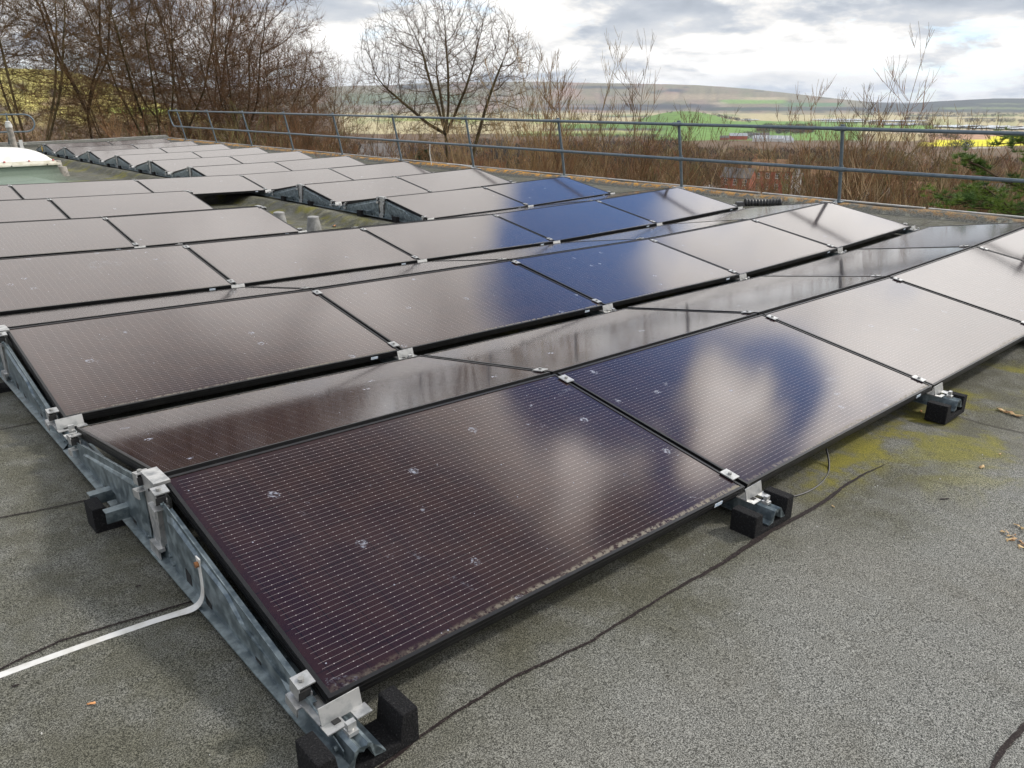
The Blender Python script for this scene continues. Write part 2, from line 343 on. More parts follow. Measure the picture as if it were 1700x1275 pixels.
# ------------------------------------------------------------------ roof
XS = np.array([-9., -3., 0, 1.74, 3.48, 5.22, 6.96, 8.70, 10.35]); ZS = np.array([.30, .09, 0, -.064, -.098, -.127, -.112, -.069, -.02])
LP, PITCHY = 1.74, 2.238
def st_z(i): return float(np.interp(LP * i, XS, ZS))
def roof_z(x, y):
    z = np.interp(x, XS, ZS)
    k = np.clip((y - 5.4) / 1.2, 0, 1); k = k * k * (3 - 2 * k)
    a = np.clip((x - 3.0) / .6, 0, 1) * np.clip((4.95 - x) / .28, 0, 1); a = a * a * (3 - 2 * a)
    bumpk = np.exp(-((x - 4.98) / .13) ** 2) * .035
    return z - .10 * a * (.35 + .65 * k) + bumpk * k
def grid(xs, ys, zf):
    X, Y = np.meshgrid(xs, ys, indexing='ij'); Z = zf(X, Y); n, m_ = X.shape
    V = np.stack([X, Y, Z], -1).reshape(-1, 3); i = np.arange(n - 1)[:, None] * m_ + np.arange(m_ - 1)[None]
    F = np.stack([i, i + m_, i + m_ + 1, i + 1], -1).reshape(-1, 4); return V, F
xs = np.concatenate([np.arange(-9, -1, .5), np.arange(-1, 3, .12), np.arange(3, 5.5, .05), np.arange(5.5, 10.2, .2), [10.22]])
ys = np.concatenate([np.arange(-7, -2, .5), np.arange(-2, 3, .12), np.arange(3, 29.9, .3), [30.0]])
undul = lambda X, Y: .006 * np.sin(X * 2.1 + 1.3 * np.sin(Y * 1.1)) * np.cos(Y * 1.7 + X) + .004 * np.sin(5.3 * X + 2 * Y)
HOLE = (2.40, -.79)
def rz_(X, Y):
    h = np.exp(-(((X - HOLE[0]) / .11) ** 2 + ((Y - HOLE[1]) / .09) ** 2) ** 1.0)
    return roof_z(X, Y) + undul(X, Y) * np.clip((-X) * 0 + 1, 0, 1) - .05 * h
V, F = grid(xs, ys, rz_)
# skirt down the sides so the deck is a solid building top
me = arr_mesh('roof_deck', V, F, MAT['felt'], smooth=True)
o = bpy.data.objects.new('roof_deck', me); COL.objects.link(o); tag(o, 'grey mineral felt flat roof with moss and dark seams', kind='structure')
mb = MB(); mb.box((.68, 11.5, -4.6), (19.3, 36.9, 8.3))
tag(mb.build('building_wall', MAT['white']), 'plain masonry walls of the building under the flat roof', kind='structure')

def seam(pts, wd, name='roof_seam', jag=.5, seed=1):
    rnd = random.Random(seed); P = []
    for (a, b) in zip(pts[:-1], pts[1:]):
        n = max(2, int(math.hypot(b[0] - a[0], b[1] - a[1]) / .012))
        for k in range(n): t = k / n; P.append((a[0] + (b[0] - a[0]) * t, a[1] + (b[1] - a[1]) * t, (a[2] + (b[2] - a[2]) * t) if len(a) > 2 else wd))
    mb = MB(); vs_ = []; wob = 0; u = 0; l_ = 0
    for i, (x, y, w_) in enumerate(P):
        j = min(i + 1, len(P) - 1); k = max(i - 1, 0); dx, dy = P[j][0] - P[k][0], P[j][1] - P[k][1]; q = math.hypot(dx, dy) or 1
        nx, ny = -dy / q, dx / q; wob = wob * .93 + rnd.uniform(-.0012, .0012); u = u * .7 + rnd.uniform(0, .3) * jag; l_ = l_ * .7 + rnd.uniform(0, .3) * jag
        a = w_ * (.35 + u); b = -w_ * (.35 + l_)
        for s_ in (a, b):
            X, Y = x + nx * (s_ + wob), y + ny * (s_ + wob); vs_.append((X, Y, float(rz_(np.array(X), np.array(Y))) + .0035))
    mb.add(vs_, [(2 * i, 2 * i + 1, 2 * i + 3, 2 * i + 2) for i in range(len(P) - 1)])
    o = mb.build(name, MAT['seam']); tag(o, 'dark bitumen joint line in the roof felt', kind='structure'); return o
def gp(x, y, z=None):
    d = px_dir(x, y); zz = 0.
    for _ in range(6):
        t = (zz - CAM[2]) / d[2]; p = CAM + d * t; zz = float(rz_(np.array(p[0]), np.array(p[1]))) if z is None else z
    return p
def gseam(pxs, seed, jag=.5):
    seam([(*gp(a, b)[:2], w_ * .62) for a, b, w_ in pxs], .01, seed=seed, jag=jag)
gseam([(600, 1300, .010), (700, 1222, .007), (850, 1128, .009), (980, 1065, .008), (1100, 990, .009), (1200, 935, .014), (1270, 888, .022), (1310, 868, .016), (1370, 832, .017), (1400, 810, .013), (1440, 785, .009), (1472, 771, .003)], 3, .9)
gseam([(-60, 872, .010), (60, 850, .010), (165, 827, .010), (300, 800, .010)], 4)
gseam([(-80, 1150, .011), (0, 1113, .011), (100, 1065, .010), (320, 1000, .010), (400, 975, .008)], 5)
gseam([(-40, 722, .008), (30, 708, .008), (80, 698, .008)], 6)
gseam([(1585, 690, .006), (1640, 706, .008), (1710, 722, .008), (1800, 745, .008)], 7)
gseam([(1480, 782, .001), (1545, 799, .003), (1620, 818, .003), (1700, 838, .001)], 8)
gseam([(1640, 1290, .012), (1665, 1245, .014), (1700, 1208, .016), (1760, 1160, .014)], 9, 1.)
gseam([(1470, 360, .006), (1525, 376, .01), (1550, 366, .01)], 10)
gseam([(1450, 354, .01), (1500, 361, .01), (1550, 365, .01), (1640, 370, .01)], 11)
gseam([(0, 305, .01), (120, 299, .01), (230, 292, .01)], 12)
for i, (x0, y0, x1, y1) in enumerate([(20, 1142, 45, 1135), (225, 975, 245, 970), (1370, 905, 1378, 903), (1560, 830, 1580, 828)]):
    gseam([(x0, y0, .008), (x1, y1, .005)], 20 + i, 1.5)

# parapet along the right edge and across the far end
pa = empty('parapet', (10.2, 12, 0)); tag(pa, 'low felt covered roof kerb spotted with orange lichen under the long railing', 'parapet')
mb = MB(); prof = [(-.22, -.05), (-.16, -.02), (-.08, .035), (-.03, .048), (.12, .048), (.14, -.3), (-.22, -.3)]
n = 120; yy = np.linspace(-19, 18.1, n)
for i, y in enumerate(yy):
    for (a, b) in prof: mb.v.append((a + .006 * math.sin(i * 1.7), y, b + (.008 * math.sin(i * .9) + .005 * random.uniform(-1, 1) if b > -.2 else 0)))
k = len(prof)
for i in range(n - 1):
    for j in range(k - 1): mb.f.append((i * k + j, i * k + j + 1, (i + 1) * k + j + 1, (i + 1) * k + j)); mb.m.append(0)
mb.build('kerb', MAT['coping'], pa, smooth=True)
y = -19.
while y < 17.8:
    ln = 2.42; mb = MB(); mb.box((.105, y + ln / 2, .062), (.05, ln - .05, .02)); mb.box((.138, y + ln / 2, .02), (.014, ln - .05, .10))
    mb.build('edge_trim', MAT['trim'], pa, bevel=.004); y += ln
pb = empty('parapet', (0, 30.0, 0)); tag(pb, 'low dark kerb across the far end of the roof under the trees', 'parapet')
def far_z(x): return float(np.interp(x, XS, ZS))
mb = MB(); P = []; xx = np.linspace(-9, 10.34, 40)
for x in xx:
    z = far_z(x) + .03
    for a, b in ((-.12, z - .3), (-.1, z + .06), (.02, z + .12), (.16, z + .12), (.17, z - .6)): mb.v.append((x, a, b))
for i in range(39):
    for j in range(4): mb.f.append((i * 5 + j, (i + 1) * 5 + j, (i + 1) * 5 + j + 1, i * 5 + j + 1)); mb.m.append(0)
mb.build('kerb', MAT['coping'], pb)
for i in range(8):
    x0 = -9 + i * 2.42; z = (far_z(x0) + far_z(x0 + 2.4)) / 2 + .16
    mb = MB(); mb.add([(x0 + a, y_, (far_z(x0 + a) + .152 + dz)) for dz in (0, .02) for a in (0, 2.38) for y_ in (.08, .17)], [(0, 1, 3, 2), (4, 6, 7, 5), (0, 4, 5, 1), (2, 3, 7, 6), (0, 2, 6, 4), (1, 5, 7, 3)]); mb.build('edge_trim', MAT['trim'], pb)
mb = MB(); mb.box((0, 0, 0), (.10, .05, .26)); mb.box((0, -.06, -.12), (.10, .16, .02)); o = mb.build('parapet_bracket', MAT['white']); d = px_dir(48, 245); o.location = (5.45, 29.83, .0)
tag(o, 'white folded strip over the far roof kerb beside the last panels', 'flashing')

# ------------------------------------------------------------------ guard rails
def loop_pts(c, r, a0, a1, fx, n=10): return [fx(c[0] + r * math.cos(a0 + (a1 - a0) * k / n), c[1] + r * math.sin(a0 + (a1 - a0) * k / n)) for k in range(n + 1)]
gr = empty('guard_rail', (10.2, 12, .05)); tag(gr, 'long grey tubular guard rail with leaning posts along the right roof edge', 'railing')
XT, ZT, XM, ZM = 9.965, 1.03, 10.085, .50
off = lambda x, y, z: (x - 10.2, y - 12, z - .05)
posts = [3.82 + 2.675 * k for k in range(-3, 10)]; yend = 28.55
top = [off(XT, -7, ZT), off(XT, yend - .1, ZT)]
R2 = .12
def fitting(mb, p, r=.031, l=.16): mb.tube([(p[0], p[1] - l / 2, p[2]), (p[0], p[1] + l / 2, p[2])], r, 12)
mb = MB(); mb.tube([off(XT, -7, ZT)] + [off(XT, y, ZT) for y in (0, 7, 14, 21, yend - .15)], .024, 12, cap=True)
mb.build('top_rail', MAT['paint'], gr, smooth=True)
mb = MB(); mb.tube([off(XM, y, ZM) for y in (-7, 0, 7, 14, 21, yend - .15)], .024, 12)
mb.build('mid_rail', MAT['paint'], gr, smooth=True)
mb = MB(); pts = []
for k in range(13):
    a = math.pi / 2 - math.pi * k / 12; zz = (ZT + ZM) / 2 + (ZT - ZM) / 2 * (1 if a > 0 else -1) * min(1, abs(math.sin(a)) ** .6); yy_ = yend - .15 + .22 * math.cos(a) ** .7 if math.cos(a) > 1e-6 else yend - .15
    f = (ZT - zz) / (ZT - ZM); pts.append(off(XT + (XM - XT) * f, yy_, zz))
mb.tube(pts, .0235, 12); mb.build('end_loop', MAT['paint'], gr, smooth=True)
for y in posts:
    mb = MB(); mb.tube([off(10.205, y, .03), off(10.2, y, .13), off(10.185, y, .19), off(XM + .045, y, ZM), off(XT + .045, y, ZT + .04)], .0235, 12)
    mb.box(off(10.2, y, .055), (.12, .12, .012)); p = mb.build('post', MAT['paint'], gr, smooth=True)
    c_ = MB(); fitting(c_, off(XT, y, ZT)); c_.tube([off(XT + .045, y, ZT - .02), off(XT + .045, y, ZT + .055)], .03, 12)
    for q in (-.05, 0, .05): c_.tube([(off(XT, y + q, ZT)[0] - .035, y + q - 12, ZT - .05), (off(XT, y, ZT)[0] - .02, y + q - 12, ZT - .05)], .007, 6)
    c_.build('clamp', MAT['paint'], p, smooth=True)
    c_ = MB(); fitting(c_, off(XM, y, ZM)); c_.tube([off(XM + .045, y, ZM - .05), off(XM + .045, y, ZM + .05)], .03, 12)
    for q in (-.05, .05): c_.tube([(XM - 10.2 - .035, y + q - 12, ZM - .05), (XM - 10.2 - .02, y + q - 12, ZM - .05)], .007, 6)
    c_.build('clamp', MAT['paint'], p, smooth=True)
gl = empty('guard_rail', (5.05, 28.9, 0)); tag(gl, 'short grey guard rail with rounded end at the far left of the roof', 'railing')
ZG, ZH, YG = .95, .42, 0.
mb = MB(); pts = [(-9, 0, ZG), (.45, 0, ZG)] + [(.45 + .27 * math.sin(a), 0, (ZG + ZH) / 2 + (ZG - ZH) / 2 * math.cos(a)) for a in np.linspace(.15, math.pi - .15, 10)] + [(.45, 0, ZH), (-9, 0, ZH)]
mb.tube(pts, .024, 12); mb.build('top_rail', MAT['paint'], gl, smooth=True)
for x in (-.02, -2.7, -5.4):
    mb = MB(); mb.tube([(x + .35 * 0, .55, .02), (x, .5, .12), (x, .04, ZH), (x, .04, ZG + .05)], .024, 10)
    mb.build('post', MAT['paint'], gl, smooth=True)
mb = MB(); mb.tube([(0, 0, 0), (-.01, .01, -.2), (0.02, 0, -.45), (0, 0, -.66)], .011, 8); o = mb.build('down_cable', MAT['strap'], smooth=True); o.location = (XM, 13.2, ZM); tag(o, 'thin white conductor hanging from the middle bar of the long guard rail', 'cable')
mb = MB(); mb.tube([(9.93, 11.0, -.02), (9.97, 11.4, .02), (10.05, 11.75, .075), (10.12, 12.2, .085), (10.16, 12.7, .075)], .012, 8); tag(mb.build('conductor_strip', MAT['strap'], smooth=True), 'white conductor strip climbing over the lichen covered kerb', 'cable')

# ------------------------------------------------------------------ solar panels
T = .035
def make_panel():
    root = empty('solar_panel')
    mb = MB(); wl = .011
    # frame as four extrusions with a groove on the outside
    for (a, b, c_, d_) in ((0, 0, PL, wl), (0, PW - wl, PL, PW), (0, wl, wl, PW - wl), (PL - wl, wl, PL, PW - wl)):
        mb.box(((a + c_) / 2, (b + d_) / 2, -T / 2), (c_ - a, d_ - b, T))
    for yy_ in (-.0012, PW + .0012): mb.box((PL / 2, yy_, -.012), (PL, .0016, .004)); mb.box((PL / 2, yy_, -.024), (PL, .0016, .004))
    for xx_ in (-.0012, PL + .0012): mb.box((xx_, PW / 2, -.012), (.0016, PW, .004)); mb.box((xx_, PW / 2, -.024), (.0016, PW, .004))
    mb.build('frame', MAT['frame'], root)
    mb = MB(); mb.box((PL / 2, PW / 2, -.006), (PL - 2 * wl - .001, PW - 2 * wl - .001, .007)); mb.build('glass', MAT['glass'], root)
    mb = MB(); mb.box((PL - .17, -.0035, -.016), (.045, .002, .014)); mb.build('label_sticker', MAT['sticker'], root)
    mb = MB(); mb.box((PL / 2, PW - .08, -.03), (.12, .06, .016)); mb.build('junction_box', MAT['cable'], root)
    return root
ORD = ['first', 'second', 'third', 'fourth', 'fifth', 'sixth', 'seventh', 'eighth', 'ninth', 'tenth', 'eleventh', 'twelfth']
proto = make_panel(); index_kids(); used = False
ROWS = {0: [0, 1, 2, 3, 4], 1: [0, 1, 2, 3, 4], 2: [0, 1, 2, 3, 4], 3: [0, 1, 3, 4], 4: [0, 1, 3, 4], 5: [0, 1, 2, 3, 4]}
for r in range(6, 12): ROWS[r] = [3, 4]
HL, DH, WH = .118, .180, 1.0; DB = .158
DXR = [-.006, -.001, .003, .009, -.011, .002, .011, .004, .003, -.004, -.008, -.002]
jr = random.Random(3)
def rowname(r): return 'front row' if r == 0 else ('farthest row' if r == 11 else ORD[r] + ' row back')
for r, cols in ROWS.items():
    for i in cols:
        for back in (False, True):
            z0, z1 = st_z(i), st_z(i + 1); X0 = LP * i + .009 + DXR[r] * .5; X1 = LP * (i + 1) - .009 + DXR[r] * .5
            jz = jr.uniform(-.0025, .0025)
            if not back:
                o0 = Vector((X0, r * PITCHY - .02, z0 + HL + jz)); ex = Vector((X1 - X0, 0, z1 - z0)).normalized(); ey = Vector((0, WH, DH + jr.uniform(-.002, .002)))
            else:
                o0 = Vector((X1, r * PITCHY + 2.015, z1 + HL + .020 + jz)); ex = Vector((X0 - X1, 0, z0 - z1)).normalized(); ey = Vector((0, -WH, DB + jr.uniform(-.002, .002)))
            ey = (ey - ex * ey.dot(ex)).normalized(); ez = ex.cross(ey)
            o = proto if not used else copy_tree(proto); used = True
            o.matrix_world = Matrix(((ex.x, ey.x, ez.x, o0.x), (ex.y, ey.y, ez.y, o0.y), (ex.z, ey.z, ez.z, o0.z), (0, 0, 0, 1)))
            n_ = cols.index(i) if r not in (3, 4) else (i if i < 2 else i - 3)
            side = '' if r not in (3, 4) else (', left of gap' if i < 2 else ', right of gap')
            if r >= 6: pos = 'left panel' if n_ == 0 else 'right panel'
            else: pos = ORD[n_] + ' from left'
            lab = ('solar panel tilted towards camera, ' if not back else 'solar panel sloping away behind ridge, ') + pos + ' in ' + rowname(r) + side
            tag(o, lab, 'solar panel', 'black solar panels in tilted back to back rows')

# ------------------------------------------------------------------ mounting frames
def plate(mb, pts, x, th=.003, rib=None, slots=()):
    mb.prism(pts, 'x', x - th, x)
    if rib:     # embossed field standing proud of the sheet
        c = (sum(p[0] for p in rib) / len(rib), sum(p[1] for p in rib) / len(rib)); n = len(rib)
        inner = [(c[0] + (p[0] - c[0]) * .93, c[1] + (p[1] - c[1]) * .86) for p in rib]
        V_ = [(x - th - .0005, *p) for p in rib] + [(x - th - .009, *p) for p in inner]
        mb.add(V_, [(i, (i + 1) % n, n + (i + 1) % n, n + i) for i in range(n)] + [tuple(range(n, 2 * n))])
    for (y, z, a, b) in slots: mb.box((x - th - .0006, y, z), (.0016, a, b), mi=1)
def zt(y, back=False):  # underside line of the panel
    return (HL - T + DH * (y + .02)) if not back else (HL - T + DH * (2.015 - y))
def make_mount(end):    # end: -1 left end, 0 between panels, 1 right end
    root = empty('mounting_frame'); xo = .012 * (1 if end < 0 else -1) if end else 0.
    sx = 1
    mb = MB(); x = xo      # hat-section base rail, resting on rubber
    prof = [(-.055, .026), (-.055, .030), (-.03, .034), (-.022, .072), (-.012, .078), (0, .066), (.012, .078), (.022, .072), (.03, .034), (.055, .030), (.055, .026), (.026, .030), (.017, .066), (.010, .072), (0, .060), (-.010, .072), (-.017, .066), (-.026, .030)]
    y0, y1 = -.155, PITCHY - .159
    P = [(x + a, y, b) for y in (y0, y1) for a, b in prof]; n = len(prof)
    mb.add(P, [(i, (i + 1) % n, n + (i + 1) % n, n + i) for i in range(n)])
    # end caps by pairing outer and inner outline
    for s_ in (0, n):
        for a in range(8): mb.add([P[s_ + a], P[s_ + a + 1], P[s_ + (n - 2 - a) % n], P[s_ + (n - 1 - a) % n]], [(0, 1, 2, 3)])
    mb.build('base_rail', MAT['steel'], root)
    if end:
        s_ = 1 if end < 0 else -1; xp = x - s_ * .028
        pf = [(-.12, .03), (-.12, .055), (.02, .095), (.86, zt(.86) + .012), (.915, zt(.90) + .012), (.925, .03)]
        rib = [(.08, .052), (.12, .078), (.36, .118), (.44, .165), (.50, .178), (.60, .19), (.82, .235), (.87, .228), (.87, .17), (.80, .11), (.70, .085), (.62, .082), (.55, .055)]
        pb_ = [(1.085, .03), (1.075, zt(1.10, True) + .0), (1.10, zt(1.10, True) + .012), (1.90, .115), (2.06, .08), (2.08, .03)]
        ribb = [(1.10, .06), (1.10, .225), (1.13, .235), (1.80, .105), (1.84, .085), (1.75, .075), (1.62, .08), (1.52, .06), (1.42, .082), (1.34, .06)]
        a_ = MB(); plate(a_, pf, 0, rib=rib, slots=((.76, .062, .040, .044), (.615, .056, .038, .038), (.30, .041, .03, .010)))
        b_ = MB(); plate(b_, pb_, 0, rib=ribb, slots=((1.25, .044, .03, .02), (1.56, .044, .03, .02)))
        # flange folded along the sloping top
        a_.box((.006, .44, (zt(.44) + .003)), (.012, .86, .003), rx=math.atan(DH / WH)); b_.box((.006, 1.5, (zt(1.5, True) + .003)), (.012, .80, .003), rx=-math.atan(DH / WH))
        for (yb, zb) in ((-.09, .043), (.90, .07), (.90, .25), (.88, .05)): a_.tube([(-.003, yb, zb), (-.010, yb, zb)], .007, 8)
        for (yb, zb) in ((1.10, .25), (1.10, .05), (2.04, .055), (1.93, .085)): b_.tube([(-.003, yb, zb), (-.010, yb, zb)], .007, 8)
        for yy_, zz_ in ((1.28, .085), (1.47, .075)):                   # hooks folded out of the sheet
            b_.prism([(yy_ - .02, zz_ + .012), (yy_ + .018, zz_ + .012), (yy_ + .018, zz_ + .008), (yy_ - .016, zz_ + .008), (yy_ - .012, zz_ - .028), (yy_ - .016, zz_ - .030)], 'x', -.085, -.003)
        if s_ < 0:
            for q in (a_, b_): q.v = [(-v[0], v[1], v[2]) for v in q.v]; q.f = [f[::-1] for f in q.f]
        for q in (a_, b_): q.v = [(v[0] + xp, v[1], v[2]) for v in q.v]
        a_.build('side_plate', [MAT['steel'], MAT['dark']], root); b_.build('side_plate', [MAT['steel'], MAT['dark']], root)
        # upright of bright aluminium under the ridge, tapering to its foot
        p_ = MB(); xq = xp - s_ * .006
        for xa, w_ in ((xq, 1),):
            p_.add([(xa, .945, .30), (xa, 1.065, .30), (xa, 1.035, .06), (xa, .975, .06), (xa + s_ * .05, .945, .30), (xa + s_ * .05, 1.065, .30), (xa + s_ * .04, 1.035, .06), (xa + s_ * .04, .975, .06)],
                   [(0, 3, 2, 1), (0, 4, 7, 3), (1, 2, 6, 5), (4, 5, 6, 7), (3, 7, 6, 2), (0, 1, 5, 4)])
            p_.box((xa - s_ * .004, 1.005, .062), (.02, .085, .012)); p_.box((xa - s_ * .012, 1.005, .045), (.004, .085, .03))
            p_.tube([(xa, 1.0, .26), (xa - s_ * .003, 1.0, .26)], .005, 8, mi=1)
        p_.build('support_post', [MAT['alu'], MAT['dark']], root)
    # clamps
    sl = math.atan(DH / WH)
    def clamp(y, z, k):
        rx = sl * k; c_ = MB(); b_ = MB()
        Mx = Matrix.Rotation(rx, 3, 'X')
        def put(mb_, c, d, mi=0):
            q = Mx @ Vector(c); mb_.box((q.x + (0 if not end else xo * .0), q.y + y, q.z + z), d, rx=rx, mi=mi)
        if end:
            s_ = 1 if end < 0 else -1
            put(c_, (-.016 * s_, 0, .0035), (.044, .042, .004)); put(c_, (-.036 * s_, 0, -.014), (.004, .042, .035)); put(c_, (-.006 * s_, 0, -.028), (.004, .05, .02))
            put(c_, (-.022 * s_, 0, -.05), (.044, .055, .004)); put(c_, (-.022 * s_, .0, -.02), (.03, .045, .026), 1); put(c_, (-.044 * s_, 0, -.062), (.004, .055, .026))
            c = Mx @ Vector((-.02 * s_, 0, .006)); xb = xo * .0
        else:
            put(c_, (0, 0, .0035), (.044, .06, .004)); c = Mx @ Vector((0, 0, .006)); xb = 0
        b_.tube([(c.x + xb, c.y + y, c.z + z), (c.x + xb, c.y + y, c.z + z + .007)], .0075, 8)
        p = c_.build('clamp', [MAT['alu'], MAT['dark']], root); b_.build('bolt', MAT['vent'], p)
    clamp(.055, HL + DH * .075, 1); clamp(.915, HL + DH * .935, 1)
    clamp(1.94, HL + DH * .075, -1); clamp(1.08, HL + DH * .935, -1)
    # folded wind bracket at the low edge and joining plate
    mb = MB(); xb = xo + .01
    mb.box((xb, -.045, .102), (.105, .003, .045), rx=-.25); mb.box((xb - .03, -.065, .080), (.05, .035, .003)); mb.box((xb + .04, -.065, .080), (.04, .035, .003))
    mb.box((xb, 0, .0815), (.11, .09, .004)); mb.box((xb - .02, -.055, .082), (.018, .02, .004), mi=1)
    mb.build('bracket', [MAT['alu'], MAT['dark']], root)
    mb = MB(); mb.box((xb - .01, -.105, .083), (.024, .026, .010)); mb.tube([(xb - .01, -.105, .087), (xb - .01, -.105, .108)], .007, 8); mb.box((xb - .01, -.105, .101), (.022, .014, .016)); mb.build('rail_clip', MAT['alu'], root)
    if 1:
        mb = MB(); mb.box((xb, 2.06, .088), (.10, .06, .004)); mb.box((xb, 2.03, .098), (.10, .003, .024)); mb.build('bracket', MAT['alu'], root)
    return root
protos = {e: make_mount(e) for e in (-1, 0, 1)}; index_kids(); usedm = set()
pads = []
for r, cols in ROWS.items():
    runs = []; cur = [cols[0]]
    for c_ in cols[1:]:
        if c_ == cur[-1] + 1: cur.append(c_)
        else: runs.append(cur); cur = [c_]
    runs.append(cur)
    for run in runs:
        for i in range(run[0], run[-1] + 2):
            e = -1 if i == run[0] else (1 if i == run[-1] + 1 else 0)
            if i == 0 and r >= 2: e = 0
            o = protos[e] if e not in usedm else copy_tree(protos[e]); usedm.add(e)
            X, Y, Z = LP * i + DXR[r] * .5, r * PITCHY, st_z(i)
            o.location = (X, Y, Z)
            side = '' if r not in (3, 4) else (', left of gap' if i <= 2 else ', right of gap')
            kind = {-1: 'galvanised triangular mounting frame at left end of ', 0: 'galvanised rail and clamps under ' + 'panel joint ' , 1: 'galvanised triangular mounting frame at right end of '}[e]
            if e == 0:
                k_ = i - run[0]; kind = 'galvanised mounting rail with clamps at ' + (ORD[max(0, k_ - 1)] if k_ else 'outermost') + ' joint of '
            tag(o, kind + rowname(r) + side, 'mounting frame', 'galvanised mounting frames under the solar panels')
            yl = [1.37 if (i == 0 and r == 0) else (.93 if i == 0 else 1.42), .56 if (r or i) and not (r <= 1 and i == 0) else None]
            if r == 0 or (r in (3, 4) and i >= 3 and False): yl.append(-.105)
            for y_ in yl:
                if y_ is None: continue
                pads.append((X + (.0 if e < 0 else (.0 if e > 0 else -.02)), Y + y_, Z, r, i, y_, e))
mb = MB()
mb.prism([(-.128, 0), (.128, 0), (.128, .095), (.085, .095), (.075, .026), (-.075, .026), (-.085, .095), (-.128, .095)], 'y', -.05, .05)
pad0 = mb.build('rubber_pad', MAT['rubber'], bevel=.003); first = True
for (X, Y, Z, r, i, y_, e) in pads:
    o = pad0 if first else pad0.copy()
    if not first: COL.objects.link(o)
    first = False; zz = float(rz_(np.array(X), np.array(Y)))
    if y_ < 0: X += .03 if e < 0 else 0.
    o.location = (X, Y, min(Z, zz + .02) - .002)
    wh = 'under rail tip' if y_ < 0 else ('under front slope' if y_ < 1 and y_ != .93 else 'under back slope')
    j = 'left end' if e < 0 else ('right end' if e > 0 else ORD[max(0, i - 1 if i < 3 or r not in (3, 4) else i - 4)] + ' joint')
    if r in (3, 4): j += (' left' if i <= 2 else ' right') + ' of gap'
    tag(o, 'black rubber cradle ' + wh + ' at ' + j + ', ' + rowname(r), 'rubber cradle', 'black rubber cradles carrying the mounting rails')

# white strap bolted to the near frame
mb = MB(); W = .028
path = [(-.032, .62, .20), (-.030, .62, .10), (-.034, .632, .055), (-.05, .655, .022), (-.09, .68, .012), (-.18, .70, .009), (-.35, .718, .008), (-.6, .735, .012), (-1.0, .75, .022)]
P = [];
for k, (x, y, z) in enumerate(path):
    a = min(1., k / 4)
    # width axis turns from along y (on the plate) to along y on the ground, thickness axis turns from x to z
    j0, j1 = path[max(k - 1, 0)], path[min(k + 1, len(path) - 1)]; t_ = Vector((j1[0] - j0[0], j1[1] - j0[1], j1[2] - j0[2])).normalized()
    wv_ = Vector((0, 1, 0)) if abs(t_.y) < .9 else Vector((1, 0, 0)); wv_ = (wv_ - t_ * wv_.dot(t_)).normalized(); nv = t_.cross(wv_)
    c = Vector((x, y, z))
    for s1, s2 in ((-1, -1), (1, -1), (1, 1), (-1, 1)): P.append(tuple(c + wv_ * s1 * W / 2 + nv * s2 * .002))
Fq = []
for k in range(len(path) - 1):
    for q in range(4): Fq.append((k * 4 + q, k * 4 + (q + 1) % 4, k * 4 + 4 + (q + 1) % 4, k * 4 + 4 + q))
Fq += [(0, 1, 2, 3), tuple(len(P) - 4 + q for q in (3, 2, 1, 0))]
mb.add(P, Fq); st = mb.build('earthing_strap', MAT['strap']); m_ = st.modifiers.new('s', 'SUBSURF'); m_.levels = m_.render_levels = 2; tag(st, 'flat white earthing strap bolted to the near frame and running off left', 'strap')
mb = MB(); mb.tube([(-.033, .62, .18), (-.043, .62, .18)], .009, 8); mb.build('bolt', MAT['rust'], st)
# black cable beneath second panel
mb = MB(); pts = [(2.46, .12, .06), (2.45, .05, .035), (2.40, -.03, -.075), (2.28, -.075, -.078), (2.15, -.095, -.074), (2.02, -.085, -.069), (1.93, -.04, -.066), (1.86, .02, -.062), (1.78, .12, -.05)]
mb.tube(pts, .0045, 8); o = mb.build('loose_cable', MAT['cable'], smooth=True); m_ = o.modifiers.new('s', 'SUBSURF'); m_.levels = m_.render_levels = 2; tag(o, 'thin black cable looping out below the second front panel', 'cable')

# skylight
k0 = (3.68, 17.75); zr = -.12; SX, SY = 1.9, 1.35
sk = empty('skylight', (k0[0] - SX / 2, k0[1] + SY / 2, zr)); tag(sk, 'milky domed skylight on a grey felt upstand at the left', 'skylight')
def ring(mb, a, b): pass
mb = MB(); pr = [(SX / 2 + .16, SY / 2 + .16, -.15), (SX / 2 + .03, SY / 2 + .03, .05), (SX / 2, SY / 2, .22)]
for (a, b, c_) in pr: mb.v += [(-a, -b, c_), (a, -b, c_), (a, b, c_), (-a, b, c_)]
for q in range(2):
    for j in range(4): mb.f.append((q * 4 + j, q * 4 + (j + 1) % 4, q * 4 + 4 + (j + 1) % 4, q * 4 + 4 + j)); mb.m.append(0)
mb.build('upstand', MAT['felt'], sk)
mb = MB(); mb.box((0, 0, .24), (SX + .12, SY + .12, .035)); mb.box((0, 0, .285), (SX + .02, SY + .02, .055), taper=.97); mb.build('base_frame', MAT['cream'], sk, bevel=.006)
mb = MB(); nx, ny = 24, 18
for a in range(nx + 1):
    for b in range(ny + 1):
        u, v = a / nx * 2 - 1, b / ny * 2 - 1; h = (max(0, 1 - abs(u) ** 2.6) * max(0, 1 - abs(v) ** 2.6)) ** .62
        mb.v.append((u * (SX / 2 - .03), v * (SY / 2 - .03), .315 + .27 * h))
for a in range(nx):
    for b in range(ny): q = a * (ny + 1) + b; mb.f.append((q, q + ny + 1, q + ny + 2, q + 1)); mb.m.append(0)
mb.build('dome', MAT['dome'], sk, smooth=True)
for a in range(5):
    x = (-1 + a * .5) * (SX / 2 - .06)
    for y_ in (-1, 1):
        mb = MB(); mb.tube([(x, y_ * (SY / 2 - .015), .31), (x, y_ * (SY / 2 - .015), .335)], .02, 8); mb.build('fixing_cap', MAT['pink'], sk)
